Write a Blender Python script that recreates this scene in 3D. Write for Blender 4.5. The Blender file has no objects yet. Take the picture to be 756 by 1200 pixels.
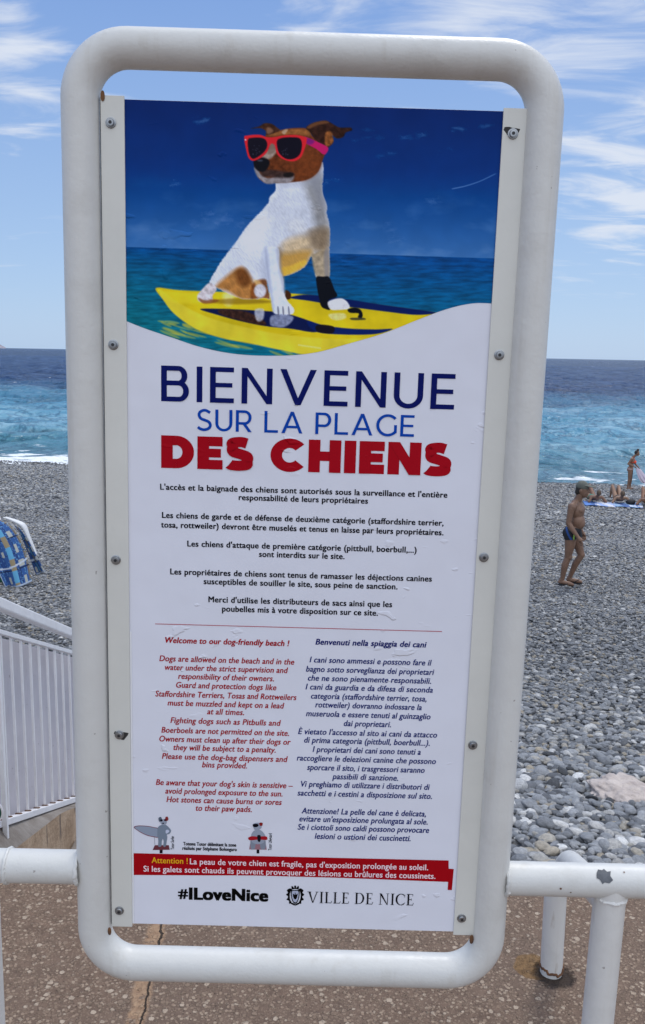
import bpy, bmesh, math, random
import numpy as np
from mathutils import Vector, Matrix, Euler

random.seed(7)
rng = np.random.default_rng(11)
sc = bpy.context.scene
col = sc.collection
R_ = math.radians

# ------------------------------------------------------------------ camera
FPX, PW, PH, HC = 1030.0, 756.0, 1200.0, 1.52          # focal length in photo pixels, photo size, eye height


def cv(px, py):
    return np.array([(px - PW / 2) / FPX, (py - PH / 2) / FPX, 1.0])


_n = np.cross(cv(40, 408.3), cv(700, 421.0))
_n /= np.linalg.norm(_n)
_n *= np.sign(_n[1])
_ez = -_n
_ey = np.array([0, 0, 1.0]) - _ez[2] * _ez
_ey /= np.linalg.norm(_ey)
_ex = np.cross(_ey, _ez)
RW = np.array([_ex, _ey, _ez])
EYE = np.array([0, 0, HC])


def ray(px, py):
    return RW @ cv(px, py)


def at_depth(px, py, d):
    return EYE + ray(px, py) * d


def at_z(px, py, z):
    r = ray(px, py)
    return EYE + r * ((z - HC) / r[2])


def at_y(px, py, y):
    r = ray(px, py)
    return EYE + r * (y / r[1])


cam = bpy.data.cameras.new('camera')
cam.sensor_fit = 'VERTICAL'
cam.sensor_height = 24.0
cam.lens = FPX / PH * 24.0
cam.clip_start, cam.clip_end = 0.05, 90000
co = bpy.data.objects.new('camera', cam)
col.objects.link(co)
_m = Matrix([[RW[i][0], -RW[i][1], -RW[i][2]] for i in range(3)])
co.matrix_world = Matrix.Translation((0, 0, HC)) @ _m.to_4x4()
sc.camera = co

# ------------------------------------------------------------------ sky and sun
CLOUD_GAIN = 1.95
SUN_EL, SUN_AZ = 58.0, 24.0                              # degrees; azimuth clockwise from +Y
wd = bpy.data.worlds.new('World')
sc.world = wd
wd.use_nodes = True
nt = wd.node_tree
N, L = nt.nodes, nt.links
bg = N['Background']
bg.inputs['Strength'].default_value = 0.1
sky = N.new('ShaderNodeTexSky')
sky.sky_type = 'NISHITA'
sky.sun_disc = False
sky.sun_elevation = R_(SUN_EL)
sky.sun_rotation = R_(SUN_AZ)
sky.air_density = 1.0
sky.dust_density = 0.6
sky.ozone_density = 1.5


def wn(t, **kw):
    n = N.new(t)
    for k, v in kw.items():
        setattr(n, k, v)
    return n


def wmath(op, a, b=None, c=None, clamp=False):
    n = wn('ShaderNodeMath', operation=op, use_clamp=clamp)
    for i, v in enumerate((a, b, c)):
        if v is None:
            continue
        if isinstance(v, (int, float)):
            n.inputs[i].default_value = v
        else:
            L.new(v, n.inputs[i])
    return n.outputs[0]


tc = wn('ShaderNodeTexCoord')
sx = wn('ShaderNodeSeparateXYZ')
L.new(tc.outputs['Generated'], sx.inputs[0])
zz = wmath('ADD', wmath('MAXIMUM', sx.outputs['Z'], 0.0), 0.10)
cx = wn('ShaderNodeCombineXYZ')
L.new(wmath('DIVIDE', sx.outputs['X'], zz), cx.inputs[0])
L.new(wmath('DIVIDE', sx.outputs['Y'], zz), cx.inputs[1])
mp = wn('ShaderNodeMapping')
mp.inputs['Location'].default_value = (4.3, 1.7, 0.0)
mp.inputs['Rotation'].default_value = (0, 0, R_(-18))
mp.inputs['Scale'].default_value = (0.85, 1.5, 1.0)
L.new(cx.outputs[0], mp.inputs[0])
cn = wn('ShaderNodeTexNoise')
cn.inputs['Scale'].default_value = 2.7
cn.inputs['Detail'].default_value = 9.0
cn.inputs['Roughness'].default_value = 0.58
cn.inputs['Distortion'].default_value = 0.55
L.new(mp.outputs[0], cn.inputs['Vector'])
# banks of cloud in chosen parts of the sky
bank = None
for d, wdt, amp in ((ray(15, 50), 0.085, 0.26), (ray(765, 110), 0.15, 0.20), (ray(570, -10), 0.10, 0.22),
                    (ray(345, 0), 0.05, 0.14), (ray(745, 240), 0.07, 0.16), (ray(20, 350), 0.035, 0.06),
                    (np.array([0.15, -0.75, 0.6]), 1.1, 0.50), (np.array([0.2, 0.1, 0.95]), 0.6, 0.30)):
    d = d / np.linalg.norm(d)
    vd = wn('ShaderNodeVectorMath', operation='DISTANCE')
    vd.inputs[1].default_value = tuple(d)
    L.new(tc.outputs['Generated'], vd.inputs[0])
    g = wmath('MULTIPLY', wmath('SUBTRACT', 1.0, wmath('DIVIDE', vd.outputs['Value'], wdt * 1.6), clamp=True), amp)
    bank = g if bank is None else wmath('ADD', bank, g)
cl = wn('ShaderNodeMapRange', interpolation_type='SMOOTHSTEP')
L.new(wmath('ADD', cn.outputs['Fac'], bank), cl.inputs['Value'])
cl.inputs['From Min'].default_value = 0.60
cl.inputs['From Max'].default_value = 0.88
cl.inputs['To Max'].default_value = 0.85
hz = wn('ShaderNodeMapRange', interpolation_type='SMOOTHSTEP')   # clouds thin out at the horizon
L.new(sx.outputs['Z'], hz.inputs['Value'])
hz.inputs['From Min'].default_value = 0.02
hz.inputs['From Max'].default_value = 0.13
cm = wmath('MULTIPLY', cl.outputs[0], hz.outputs[0])
veil = wn('ShaderNodeMix', data_type='RGBA')                     # thin milky veil over the blue
veil.inputs['Factor'].default_value = 0.80
L.new(sky.outputs[0], veil.inputs['A'])
vr = wn('ShaderNodeValToRGB')
vr.color_ramp.elements[0].position = 0.0
vr.color_ramp.elements[0].color = (0.44, 0.635, 0.92, 1)
vr.color_ramp.elements[1].position = 0.42
vr.color_ramp.elements[1].color = (0.165, 0.325, 0.74, 1)
L.new(sx.outputs['Z'], vr.inputs[0])
vm = wn('ShaderNodeVectorMath', operation='SCALE')
vm.inputs['Scale'].default_value = 10.0
L.new(vr.outputs[0], vm.inputs[0])
L.new(vm.outputs[0], veil.inputs['B'])
mx = wn('ShaderNodeMix', data_type='RGBA')
L.new(cm, mx.inputs['Factor'])
L.new(veil.outputs['Result'], mx.inputs['A'])
# the cloud sheet overhead and inland is thin and brightly lit, the wisps out at sea are dimmer
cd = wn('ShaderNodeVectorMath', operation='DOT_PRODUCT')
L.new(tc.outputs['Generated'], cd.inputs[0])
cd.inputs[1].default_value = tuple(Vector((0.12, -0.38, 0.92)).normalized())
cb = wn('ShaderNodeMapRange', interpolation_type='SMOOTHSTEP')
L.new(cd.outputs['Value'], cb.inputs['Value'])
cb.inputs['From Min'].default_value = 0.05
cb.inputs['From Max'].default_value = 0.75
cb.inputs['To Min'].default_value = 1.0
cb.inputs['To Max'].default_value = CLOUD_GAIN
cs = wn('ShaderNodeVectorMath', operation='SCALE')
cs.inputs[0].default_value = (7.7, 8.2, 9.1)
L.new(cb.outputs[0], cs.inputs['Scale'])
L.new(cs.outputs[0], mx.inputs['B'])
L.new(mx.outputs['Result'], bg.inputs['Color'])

sl = bpy.data.lights.new('sun', 'SUN')
sl.energy = 1.3
sl.angle = R_(11)
sl.color = (1.0, 0.96, 0.9)
so = bpy.data.objects.new('sun', sl)
col.objects.link(so)
sd = Vector((math.sin(R_(SUN_AZ)) * math.cos(R_(SUN_EL)), math.cos(R_(SUN_AZ)) * math.cos(R_(SUN_EL)), math.sin(R_(SUN_EL))))
so.rotation_euler = sd.to_track_quat('Z', 'Y').to_euler()
so.location = (5, 10, 20)

vs = sc.view_settings
vs.view_transform = 'Standard'
vs.look = 'None'
vs.exposure = 0.0
vs.gamma = 1.0
vs.use_curve_mapping = False


# ------------------------------------------------------------------ helpers
def lin(c):
    c = np.asarray(c, float) / 255.0
    return np.where(c <= 0.04045, c / 12.92, ((c + 0.055) / 1.055) ** 2.4)


def link(o, parent=None):
    col.objects.link(o)
    if parent is not None:
        o.parent = parent
    return o


def tag(o, label=None, cat=None, group=None, kind=None):
    for k, v in (('label', label), ('category', cat), ('group', group), ('kind', kind)):
        if v:
            o[k] = v
    return o


def empty(name, loc=(0, 0, 0), rz=0.0, label=None, cat=None, group=None):
    o = bpy.data.objects.new(name, None)
    o.empty_display_size = 0.1
    o.location = loc
    o.rotation_euler = (0, 0, rz)
    link(o)
    return tag(o, label, cat, group)


class MB:
    def __init__(s):
        s.v, s.f, s.mi = [], [], []

    def face(s, pts, mi=0):
        b = len(s.v)
        s.v += [tuple(p) for p in pts]
        s.f.append(tuple(range(b, b + len(pts))))
        s.mi.append(mi)

    def hexa(s, p, mi=0):                     # 8 corners: bottom 4 ccw, top 4 ccw
        b = len(s.v)
        s.v += [tuple(q) for q in p]
        for f in ((3, 2, 1, 0), (4, 5, 6, 7), (0, 1, 5, 4), (1, 2, 6, 5), (2, 3, 7, 6), (3, 0, 4, 7)):
            s.f.append(tuple(b + i for i in f))
            s.mi.append(mi)
        return s

    def box(s, x0, x1, y0, y1, z0, z1, mi=0):
        return s.hexa([(x0, y0, z0), (x1, y0, z0), (x1, y1, z0), (x0, y1, z0),
                       (x0, y0, z1), (x1, y0, z1), (x1, y1, z1), (x0, y1, z1)], mi)

    def tube(s, path, r, n=20, caps=True, mi=0, closed=False):
        P = [Vector(p) for p in path]
        m = len(P)
        rr = r if hasattr(r, '__len__') else [r] * m
        T = []
        for i in range(m):
            a = P[(i - 1) % m] if (closed or i > 0) else P[i]
            c = P[(i + 1) % m] if (closed or i < m - 1) else P[i]
            T.append((c - a).normalized())
        ref = Vector((0, 1, 0)) if abs(T[0].y) < 0.9 else Vector((1, 0, 0))
        U = T[0].cross(ref).normalized()
        b = len(s.v)
        for i in range(m):
            if i:
                q = T[i - 1].rotation_difference(T[i])
                U = (q @ U)
                U = (U - T[i] * U.dot(T[i])).normalized()
            V = T[i].cross(U)
            for k in range(n):
                a = 2 * math.pi * k / n
                s.v.append(tuple(P[i] + (U * math.cos(a) + V * math.sin(a)) * rr[i]))
        for i in range(m if closed else m - 1):
            j = (i + 1) % m
            for k in range(n):
                l = (k + 1) % n
                s.f.append((b + i * n + k, b + i * n + l, b + j * n + l, b + j * n + k))
                s.mi.append(mi)
        if caps and not closed:
            s.f.append(tuple(b + k for k in range(n))[::-1])
            s.mi.append(mi)
            s.f.append(tuple(b + (m - 1) * n + k for k in range(n)))
            s.mi.append(mi)
        return s

    def build(s, name, mats, parent=None, smooth=False, bevel=0.0, auto=None):
        me = bpy.data.meshes.new(name)
        me.from_pydata(s.v, [], s.f)
        if not isinstance(mats, (list, tuple)):
            mats = [mats]
        for m in mats:
            me.materials.append(m)
        if len(mats) > 1:
            me.polygons.foreach_set('material_index', s.mi)
        bm = bmesh.new()
        bm.from_mesh(me)
        bmesh.ops.recalc_face_normals(bm, faces=bm.faces)
        bm.to_mesh(me)
        bm.free()
        if smooth:
            me.polygons.foreach_set('use_smooth', [True] * len(me.polygons))
            try:
                me.set_sharp_from_angle(angle=R_(auto or 40))
            except Exception:
                pass
        o = bpy.data.objects.new(name, me)
        link(o, parent)
        if bevel:
            md = o.modifiers.new('bevel', 'BEVEL')
            md.width = bevel
            md.segments = 2
            md.limit_method = 'ANGLE'
        return o


def mat(name, c, rough=0.5, var=0.0, vscale=8.0, bump=0.0, bscale=60.0, spec=0.5, metal=0.0, c2=None, coords='Object', detail=6.0):
    m = bpy.data.materials.new(name)
    m.use_nodes = True
    t = m.node_tree
    p = t.nodes['Principled BSDF']
    p.inputs['Roughness'].default_value = rough
    p.inputs['Specular IOR Level'].default_value = spec
    p.inputs['Metallic'].default_value = metal
    c = tuple(c)[:3]
    p.inputs['Base Color'].default_value = (*c, 1)
    tcn = t.nodes.new('ShaderNodeTexCoord')
    if var or c2 is not None:
        nz = t.nodes.new('ShaderNodeTexNoise')
        nz.inputs['Scale'].default_value = vscale
        nz.inputs['Detail'].default_value = detail
        nz.inputs['Roughness'].default_value = 0.62
        t.links.new(tcn.outputs[coords], nz.inputs['Vector'])
        r = t.nodes.new('ShaderNodeValToRGB')
        r.color_ramp.elements[0].position = 0.3
        r.color_ramp.elements[1].position = 0.7
        lo = tuple(x * (1 - var) for x in c) if c2 is None else tuple(c2)
        hi = tuple(min(1, x * (1 + var)) for x in c) if c2 is None else c
        r.color_ramp.elements[0].color = (*lo, 1)
        r.color_ramp.elements[1].color = (*hi, 1)
        t.links.new(nz.outputs['Fac'], r.inputs[0])
        t.links.new(r.outputs[0], p.inputs['Base Color'])
    if bump:
        nb = t.nodes.new('ShaderNodeTexNoise')
        nb.inputs['Scale'].default_value = bscale
        nb.inputs['Detail'].default_value = 5
        t.links.new(tcn.outputs[coords], nb.inputs['Vector'])
        b = t.nodes.new('ShaderNodeBump')
        b.inputs['Strength'].default_value = 1.0
        b.inputs['Distance'].default_value = bump
        t.links.new(nb.outputs['Fac'], b.inputs['Height'])
        t.links.new(b.outputs[0], p.inputs['Normal'])
    return m


class G:                                       # small node-writing helper for the bigger materials
    def __init__(s, name):
        s.m = bpy.data.materials.new(name)
        s.m.use_nodes = True
        s.t = s.m.node_tree
        s.p = s.t.nodes['Principled BSDF']
        s.tc = s.t.nodes.new('ShaderNodeTexCoord')
        s.geo = s.t.nodes.new('ShaderNodeNewGeometry')
        s.pos = s.geo.outputs['Position']

    def _set(s, sock, v):
        if isinstance(v, bpy.types.NodeSocket):
            s.t.links.new(v, sock)
        elif isinstance(v, (tuple, list)) and sock.type == 'RGBA' and len(v) == 3:
            sock.default_value = (*v, 1)
        else:
            sock.default_value = v

    def math(s, op, a, b=None, c=None, clamp=False):
        n = s.t.nodes.new('ShaderNodeMath')
        n.operation = op
        n.use_clamp = clamp
        for i, v in enumerate((a, b, c)):
            if v is not None:
                s._set(n.inputs[i], v)
        return n.outputs[0]

    def mapping(s, vec, scale=(1, 1, 1), rot=(0, 0, 0), loc=(0, 0, 0)):
        n = s.t.nodes.new('ShaderNodeMapping')
        s._set(n.inputs['Vector'], vec)
        n.inputs['Scale'].default_value = scale
        n.inputs['Rotation'].default_value = rot
        n.inputs['Location'].default_value = loc
        return n.outputs[0]

    def noise(s, vec, scale, detail=5.0, rough=0.55, dist=0.0, out='Fac'):
        n = s.t.nodes.new('ShaderNodeTexNoise')
        s._set(n.inputs['Vector'], vec)
        n.inputs['Scale'].default_value = scale
        n.inputs['Detail'].default_value = detail
        n.inputs['Roughness'].default_value = rough
        n.inputs['Distortion'].default_value = dist
        return n.outputs[out]

    def vor(s, vec, scale, feature='F1', rand=1.0):
        n = s.t.nodes.new('ShaderNodeTexVoronoi')
        n.feature = feature
        s._set(n.inputs['Vector'], vec)
        n.inputs['Scale'].default_value = scale
        n.inputs['Randomness'].default_value = rand
        return n

    def rng(s, v, a, b, c=0.0, d=1.0, smooth=True):
        n = s.t.nodes.new('ShaderNodeMapRange')
        n.interpolation_type = 'SMOOTHSTEP' if smooth else 'LINEAR'
        s._set(n.inputs['Value'], v)
        for k, x in (('From Min', a), ('From Max', b), ('To Min', c), ('To Max', d)):
            n.inputs[k].default_value = x
        return n.outputs[0]

    def mix(s, f, a, b, mode='MIX'):
        n = s.t.nodes.new('ShaderNodeMix')
        n.data_type = 'RGBA'
        n.blend_type = mode
        s._set(n.inputs['Factor'], f)
        s._set(n.inputs['A'], a)
        s._set(n.inputs['B'], b)
        return n.outputs['Result']

    def ramp(s, v, stops):
        n = s.t.nodes.new('ShaderNodeValToRGB')
        e = n.color_ramp.elements
        while len(e) < len(stops):
            e.new(0.5)
        for i, (p, c) in enumerate(stops):
            e[i].position = p
            e[i].color = (*c, 1)
        s._set(n.inputs[0], v)
        return n.outputs[0]

    def bump(s, h, dist, strength=1.0, normal=None):
        n = s.t.nodes.new('ShaderNodeBump')
        s._set(n.inputs['Height'], h)
        n.inputs['Distance'].default_value = dist
        n.inputs['Strength'].default_value = strength
        if normal is not None:
            s._set(n.inputs['Normal'], normal)
        return n.outputs[0]

    def xyz(s, vec):
        n = s.t.nodes.new('ShaderNodeSeparateXYZ')
        s._set(n.inputs[0], vec)
        return n.outputs

    def out(s, **kw):
        for k, v in kw.items():
            s._set(s.p.inputs[k.replace('_', ' ')], v)
        return s.m


_perm = rng.permutation(512)
_gr = rng.normal(size=(512, 2))
_gr /= np.linalg.norm(_gr, axis=1)[:, None]


def perlin(x, y):
    xi, yi = np.floor(x).astype(int), np.floor(y).astype(int)
    xf, yf = x - xi, y - yi
    u, v = xf * xf * xf * (xf * (xf * 6 - 15) + 10), yf * yf * yf * (yf * (yf * 6 - 15) + 10)

    def g(a, b):
        h = _perm[(_perm[(xi + a) & 511] + yi + b) & 511]
        return _gr[h, 0] * (xf - a) + _gr[h, 1] * (yf - b)
    return (g(0, 0) * (1 - u) + g(1, 0) * u) * (1 - v) + (g(0, 1) * (1 - u) + g(1, 1) * u) * v


def fbm(x, y, o=4, gain=0.5):
    s, a = 0, 1.0
    for i in range(o):
        s = s + a * perlin(x * 2 ** i + 17.3 * i, y * 2 ** i - 9.1 * i)
        a *= gain
    return s


# ------------------------------------------------------------------ materials of the setting
def white_paint(name='white_paint', base=(0.62, 0.61, 0.575), rust=0.0):
    g = G(name)
    ob = g.tc.outputs['Object']
    d = g.noise(ob, 9, 6, 0.65)
    c = g.mix(g.rng(d, 0.50, 0.76, 0, 0.42), base, (0.47, 0.45, 0.41))
    ww = g.noise(g.mapping(ob, (38, 38, 2.2)), 1.0, 4, 0.55)
    c = g.mix(g.rng(ww, 0.56, 0.74, 0, 0.25), c, (0.45, 0.41, 0.34))
    sp = g.noise(ob, 95, 2, 0.5)
    c = g.mix(g.rng(sp, 0.755, 0.78, 0, 0.6), c, (0.16, 0.12, 0.10))
    if rust:
        st = g.noise(g.mapping(ob, (26, 26, 5)), 1.0, 5, 0.6)
        c = g.mix(g.rng(st, 0.64, 0.72, 0, rust), c, (0.33, 0.24, 0.17))
    b1 = g.bump(g.noise(ob, 16, 4, 0.6), 0.0022)
    b2 = g.bump(g.noise(ob, 240, 2), 0.00025, normal=b1)
    return g.out(Base_Color=c, Roughness=g.rng(d, 0.3, 0.7, 0.34, 0.5), Normal=b2)


M_PAINT = white_paint()
M_OLDPAINT = white_paint('old_white_paint', (0.66, 0.645, 0.61), rust=0.5)
M_STRIP = mat('cream_strip', (0.64, 0.63, 0.575), 0.42, 0.05, 5, 0.0006, 30)
M_STEEL = mat('steel', (0.32, 0.33, 0.34), 0.32, 0.15, 90, metal=0.9)
M_DARK = mat('dark_gap', (0.03, 0.028, 0.026), 0.8)
M_RUST = mat('rust', (0.20, 0.09, 0.035), 0.9, c2=(0.06, 0.03, 0.02), vscale=60)
M_CHIP = mat('bare_grey_metal', (0.085, 0.09, 0.10), 0.55, 0.25, 60, 0.0008, 120)

SEA_Z = -5.39 + HC


def shore_y(x):
    return 38.6 + np.clip(10 - x, 0, 60) * 0.150


_py = np.array([2.2, 4.5, 8.0, 14.3, 22.0, 30.0, 36.0, 39.0, 45.0, 70.0])
_pz = np.array([-1.90, -2.36, -2.97, -3.757, -4.42, -4.93, -5.235, -5.40, -5.95, -8.5]) + HC
_yy = np.linspace(0, 75, 1501)
_zz = np.interp(_yy, _py, _pz)
_k = np.exp(-0.5 * (np.arange(-60, 61) / 22.0) ** 2)
_k /= _k.sum()
_zz = np.convolve(np.pad(_zz, 60, mode='edge'), _k, mode='valid')


def beach_z(x, y):
    x, y = np.asarray(x, float), np.asarray(y, float)
    yq = y - (shore_y(x) - 38.8) * np.clip(y / 40.0, 0, 1)
    u = 0.10 * fbm(x * 0.16 + 5.1, y * 0.33, 3) * np.clip((y - 5) / 5, 0, 1)
    return np.interp(yq, _yy, _zz) + u


def at_beach(px, py):
    r = ray(px, py)
    t = np.linspace(2, 60, 6000)
    p = EYE[None] + r[None] * t[:, None]
    k = np.argmax(p[:, 2] < beach_z(p[:, 0], p[:, 1]))
    return p[k]


def grid_mesh(name, X, Y, Z, m, kind=None, attrs=None, smooth=True):
    r, c = X.shape
    me = bpy.data.meshes.new(name)
    n = r * c
    me.vertices.add(n)
    me.vertices.foreach_set('co', np.stack([X, Y, Z], -1).astype(np.float32).ravel())
    i = np.arange(n).reshape(r, c)
    q = np.stack([i[:-1, :-1], i[:-1, 1:], i[1:, 1:], i[1:, :-1]], -1).reshape(-1, 4)
    me.loops.add(q.size)
    me.loops.foreach_set('vertex_index', q.ravel().astype(np.int32))
    me.polygons.add(len(q))
    me.polygons.foreach_set('loop_start', (np.arange(len(q)) * 4).astype(np.int32))
    me.update(calc_edges=True)
    me.validate()
    if smooth:
        me.polygons.foreach_set('use_smooth', np.ones(len(q), bool))
    for k, (ty, a) in (attrs or {}).items():
        at = me.attributes.new(k, ty, 'POINT')
        at.data.foreach_set('color' if 'COLOR' in ty else 'value', a.astype(np.float32).ravel())
    me.materials.append(m)
    o = bpy.data.objects.new(name, me)
    link(o)
    if kind:
        o['kind'] = kind
    return o


# --- pebble colours (the ground under the stones and the stones share the palette)
PEB = [(0.00, (0.055, 0.057, 0.061)), (0.12, (0.13, 0.135, 0.144)), (0.32, (0.22, 0.228, 0.24)), (0.55, (0.30, 0.308, 0.32)), (0.73, (0.39, 0.395, 0.40)), (0.79, (0.39, 0.37, 0.33)), (0.85, (0.40, 0.34, 0.25)), (0.89, (0.33, 0.315, 0.29)), (0.95, (0.56, 0.55, 0.53)), (1.0, (0.70, 0.69, 0.66))]


def wetness(g):
    x, y, z = g.xyz(g.pos)
    e = g.math('SUBTRACT', y, g.math('MULTIPLY', g.math('MAXIMUM', g.math('SUBTRACT', 10.0, x), 0.0), 0.150))
    e = g.math('ADD', e, g.math('MULTIPLY', g.noise(g.pos, 0.35, 3), 1.1))
    return g.rng(e, 37.9, 38.25)


g = G('shingle_ground')
v = g.vor(g.mapping(g.pos, (1, 0.8, 1)), 15.0)
rc = g.xyz(v.outputs['Color'])[0]
c = g.ramp(rc, PEB)
c = g.mix(g.rng(v.outputs['Distance'], 0.30, 0.62, 0, 0.75), c, (0.05, 0.05, 0.055))
c = g.mix(g.math('MULTIPLY', wetness(g), 0.6), c, (0.045, 0.045, 0.05))
hb = g.math('SUBTRACT', 1.0, v.outputs['Distance'])
M_SHINGLE = g.out(Base_Color=c, Roughness=0.75, Normal=g.bump(hb, 0.05))

g = G('pebble_stone')
oi = g.t.nodes.new('ShaderNodeObjectInfo')
c = g.ramp(oi.outputs['Random'], PEB)
gen = g.tc.outputs['Object']
off = g.t.nodes.new('ShaderNodeVectorMath')
off.operation = 'ADD'
g.t.links.new(gen, off.inputs[0])
cmb = g.t.nodes.new('ShaderNodeCombineXYZ')
for i in range(3):
    g.t.links.new(g.math('MULTIPLY', oi.outputs['Random'], 91.7 + 37 * i), cmb.inputs[i])
g.t.links.new(cmb.outputs[0], off.inputs[1])
nn = g.noise(off.outputs[0], 2.2, 5, 0.6)
c = g.mix(1.0, c, g.ramp(nn, [(0.3, (0.74, 0.74, 0.75)), (0.7, (1.2, 1.19, 1.17))]), 'MULTIPLY')
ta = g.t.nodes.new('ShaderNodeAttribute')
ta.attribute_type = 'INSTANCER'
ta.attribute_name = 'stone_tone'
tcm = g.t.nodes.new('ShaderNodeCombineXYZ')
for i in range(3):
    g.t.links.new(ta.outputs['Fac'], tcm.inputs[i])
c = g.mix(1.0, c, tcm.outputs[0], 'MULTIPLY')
c = g.mix(g.math('MULTIPLY', wetness(g), 0.72), c, (0.03, 0.03, 0.033))
M_PEB = g.out(Base_Color=c, Roughness=0.62, Normal=g.bump(g.noise(off.outputs[0], 9, 4), 0.012))

# --- sea
g = G('sea_water')
at = g.t.nodes.new('ShaderNodeAttribute')
at.attribute_name = 'shore'
ds = at.outputs['Fac']
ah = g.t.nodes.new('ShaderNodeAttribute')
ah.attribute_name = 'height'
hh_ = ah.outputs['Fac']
big = g.noise(g.mapping(g.pos, (0.008, 0.03, 1)), 1.0, 4, 0.6)
dw = g.math('ADD', ds, g.math('MULTIPLY', g.math('SUBTRACT', big, 0.5), 80.0))
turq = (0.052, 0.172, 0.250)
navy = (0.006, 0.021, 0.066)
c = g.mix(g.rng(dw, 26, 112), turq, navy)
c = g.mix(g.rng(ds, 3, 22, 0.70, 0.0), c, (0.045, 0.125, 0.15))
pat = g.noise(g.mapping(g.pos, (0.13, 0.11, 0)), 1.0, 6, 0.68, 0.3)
c = g.mix(g.rng(pat, 0.42, 0.66, 0.0, 0.62), c, g.mix(g.rng(dw, 30, 80), (0.24, 0.37, 0.43), (0.035, 0.062, 0.125)))  # lighter patches stand in for sky reflection, painted into the water colour
c = g.mix(1.0, c, g.ramp(g.rng(hh_, -0.5, 0.5, 0, 1, False), [(0.25, (0.62, 0.66, 0.70)), (0.55, (1.0, 1.0, 1.0)), (0.8, (1.45, 1.42, 1.38))]), 'MULTIPLY')  # wave shading put into the colour: crests lighter, troughs darker
def ridge(vec, lo_, hi_):
    n_ = g.noise(vec, 1.0, 4, 0.6, 0.4)
    return g.rng(g.math('ABSOLUTE', g.math('SUBTRACT', n_, 0.5)), hi_, lo_)


k1 = ridge(g.mapping(g.pos, (0.42, 0.30, 0)), 0.0, 0.055)
k2 = ridge(g.mapping(g.pos, (0.15, 0.062, 0)), 0.0, 0.05)
k3 = ridge(g.mapping(g.pos, (0.055, 0.014, 0), loc=(5, 2, 0)), 0.0, 0.05)
w1 = g.rng(ds, 70, 30)
w3 = g.rng(ds, 160, 380)
w2 = g.math('SUBTRACT', 1.0, g.math('MAXIMUM', w1, w3))
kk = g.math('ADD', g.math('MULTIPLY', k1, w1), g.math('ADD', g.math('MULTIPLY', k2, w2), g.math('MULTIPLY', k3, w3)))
c = g.mix(g.math('MULTIPLY', kk, 0.62), c, g.mix(1.0, c, (0.30, 0.36, 0.42), 'MULTIPLY'))  # dark streaks paint the shaded wave faces into the colour
# foam: breaking edge, streaks of foam near the shore, whitecaps further out
fn = g.noise(g.mapping(g.pos, (0.45, 1.1, 1)), 1.0, 7, 0.7, 0.6)
sxx = g.xyz(g.pos)[0]
edge = g.math('MULTIPLY', g.rng(ds, 0.4, 4.2, 0.30, 0.0), g.rng(sxx, -8, 9, 0.92, 0.30))
edge = g.math('ADD', edge, g.rng(ds, 4, 26, 0.04, 0.0))
f1 = g.rng(g.math('ADD', fn, edge), 0.66, 0.74)
wc = g.noise(g.mapping(g.pos, (0.022, 0.07, 1), loc=(3.1, 7.7, 0)), 1.0, 3, 0.5)
wd2 = g.noise(g.mapping(g.pos, (0.16, 0.5, 1)), 1.0, 5, 0.7)
f2 = g.math('MULTIPLY', g.rng(wc, 0.66, 0.70), g.rng(wd2, 0.55, 0.62))
foam = g.math('MAXIMUM', f1, g.math('MULTIPLY', f2, 0.8))
c = g.mix(foam, c, (0.80, 0.83, 0.85))
b = g.bump(g.noise(g.mapping(g.pos, (0.5, 0.9, 0)), 1.0, 5, 0.62, 0.3), 0.45)
b = g.bump(g.noise(g.mapping(g.pos, (0.09, 0.06, 0)), 1.0, 5, 0.65, 0.3), 3.4, normal=b)
for n_ in list(g.t.nodes):
    if n_.type == 'BSDF_PRINCIPLED':
        g.t.nodes.remove(n_)
df = g.t.nodes.new('ShaderNodeBsdfDiffuse')
gl = g.t.nodes.new('ShaderNodeBsdfGlossy')
fr_ = g.t.nodes.new('ShaderNodeFresnel')
ms_ = g.t.nodes.new('ShaderNodeMixShader')
fr_.inputs['IOR'].default_value = 1.333
gl.inputs['Roughness'].default_value = 0.22
gl.inputs['Color'].default_value = (0.9, 0.95, 1.0, 1)
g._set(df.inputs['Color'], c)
for n_ in (df, gl, fr_):
    g._set(n_.inputs['Normal'], b)
# a wind-ruffled surface never mirrors the sky fully: the small facets are tilted
fac = g.math('MINIMUM', g.math('MULTIPLY', fr_.outputs[0], 0.60), 0.42)
fac = g.math('MULTIPLY', fac, g.math('SUBTRACT', 1.0, foam))
g._set(ms_.inputs['Fac'], fac)
g.t.links.new(df.outputs[0], ms_.inputs[1])
g.t.links.new(gl.outputs[0], ms_.inputs[2])
g.t.links.new(ms_.outputs[0], g.t.nodes['Material Output'].inputs['Surface'])
M_SEA = g.m

# --- promenade paving: exposed aggregate
g = G('aggregate_paving')
v1 = g.vor(g.mapping(g.pos, (1, 1, 1), (0, 0, 0.4)), 52.0)
v2 = g.vor(g.mapping(g.pos, (1, 1, 1), (0, 0, 1.1)), 105.0)
pick1 = g.xyz(v1.outputs['Color'])
pick2 = g.xyz(v2.outputs['Color'])
wob = g.noise(g.pos, 120, 3)
d1 = g.math('ADD', v1.outputs['Distance'], g.math('MULTIPLY', g.math('SUBTRACT', wob, 0.5), 0.5))
s1 = g.math('MULTIPLY', g.rng(pick1[0], 0.40, 0.42), g.rng(g.math('ADD', d1, g.math('MULTIPLY', pick1[1], 0.22)), 0.46, 0.38))
d2 = g.math('ADD', v2.outputs['Distance'], g.math('MULTIPLY', g.math('SUBTRACT', wob, 0.5), 0.5))
v3 = g.vor(g.mapping(g.pos, (1, 1, 1), (0, 0, 2.0)), 230.0)
pick3 = g.xyz(v3.outputs['Color'])
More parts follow.
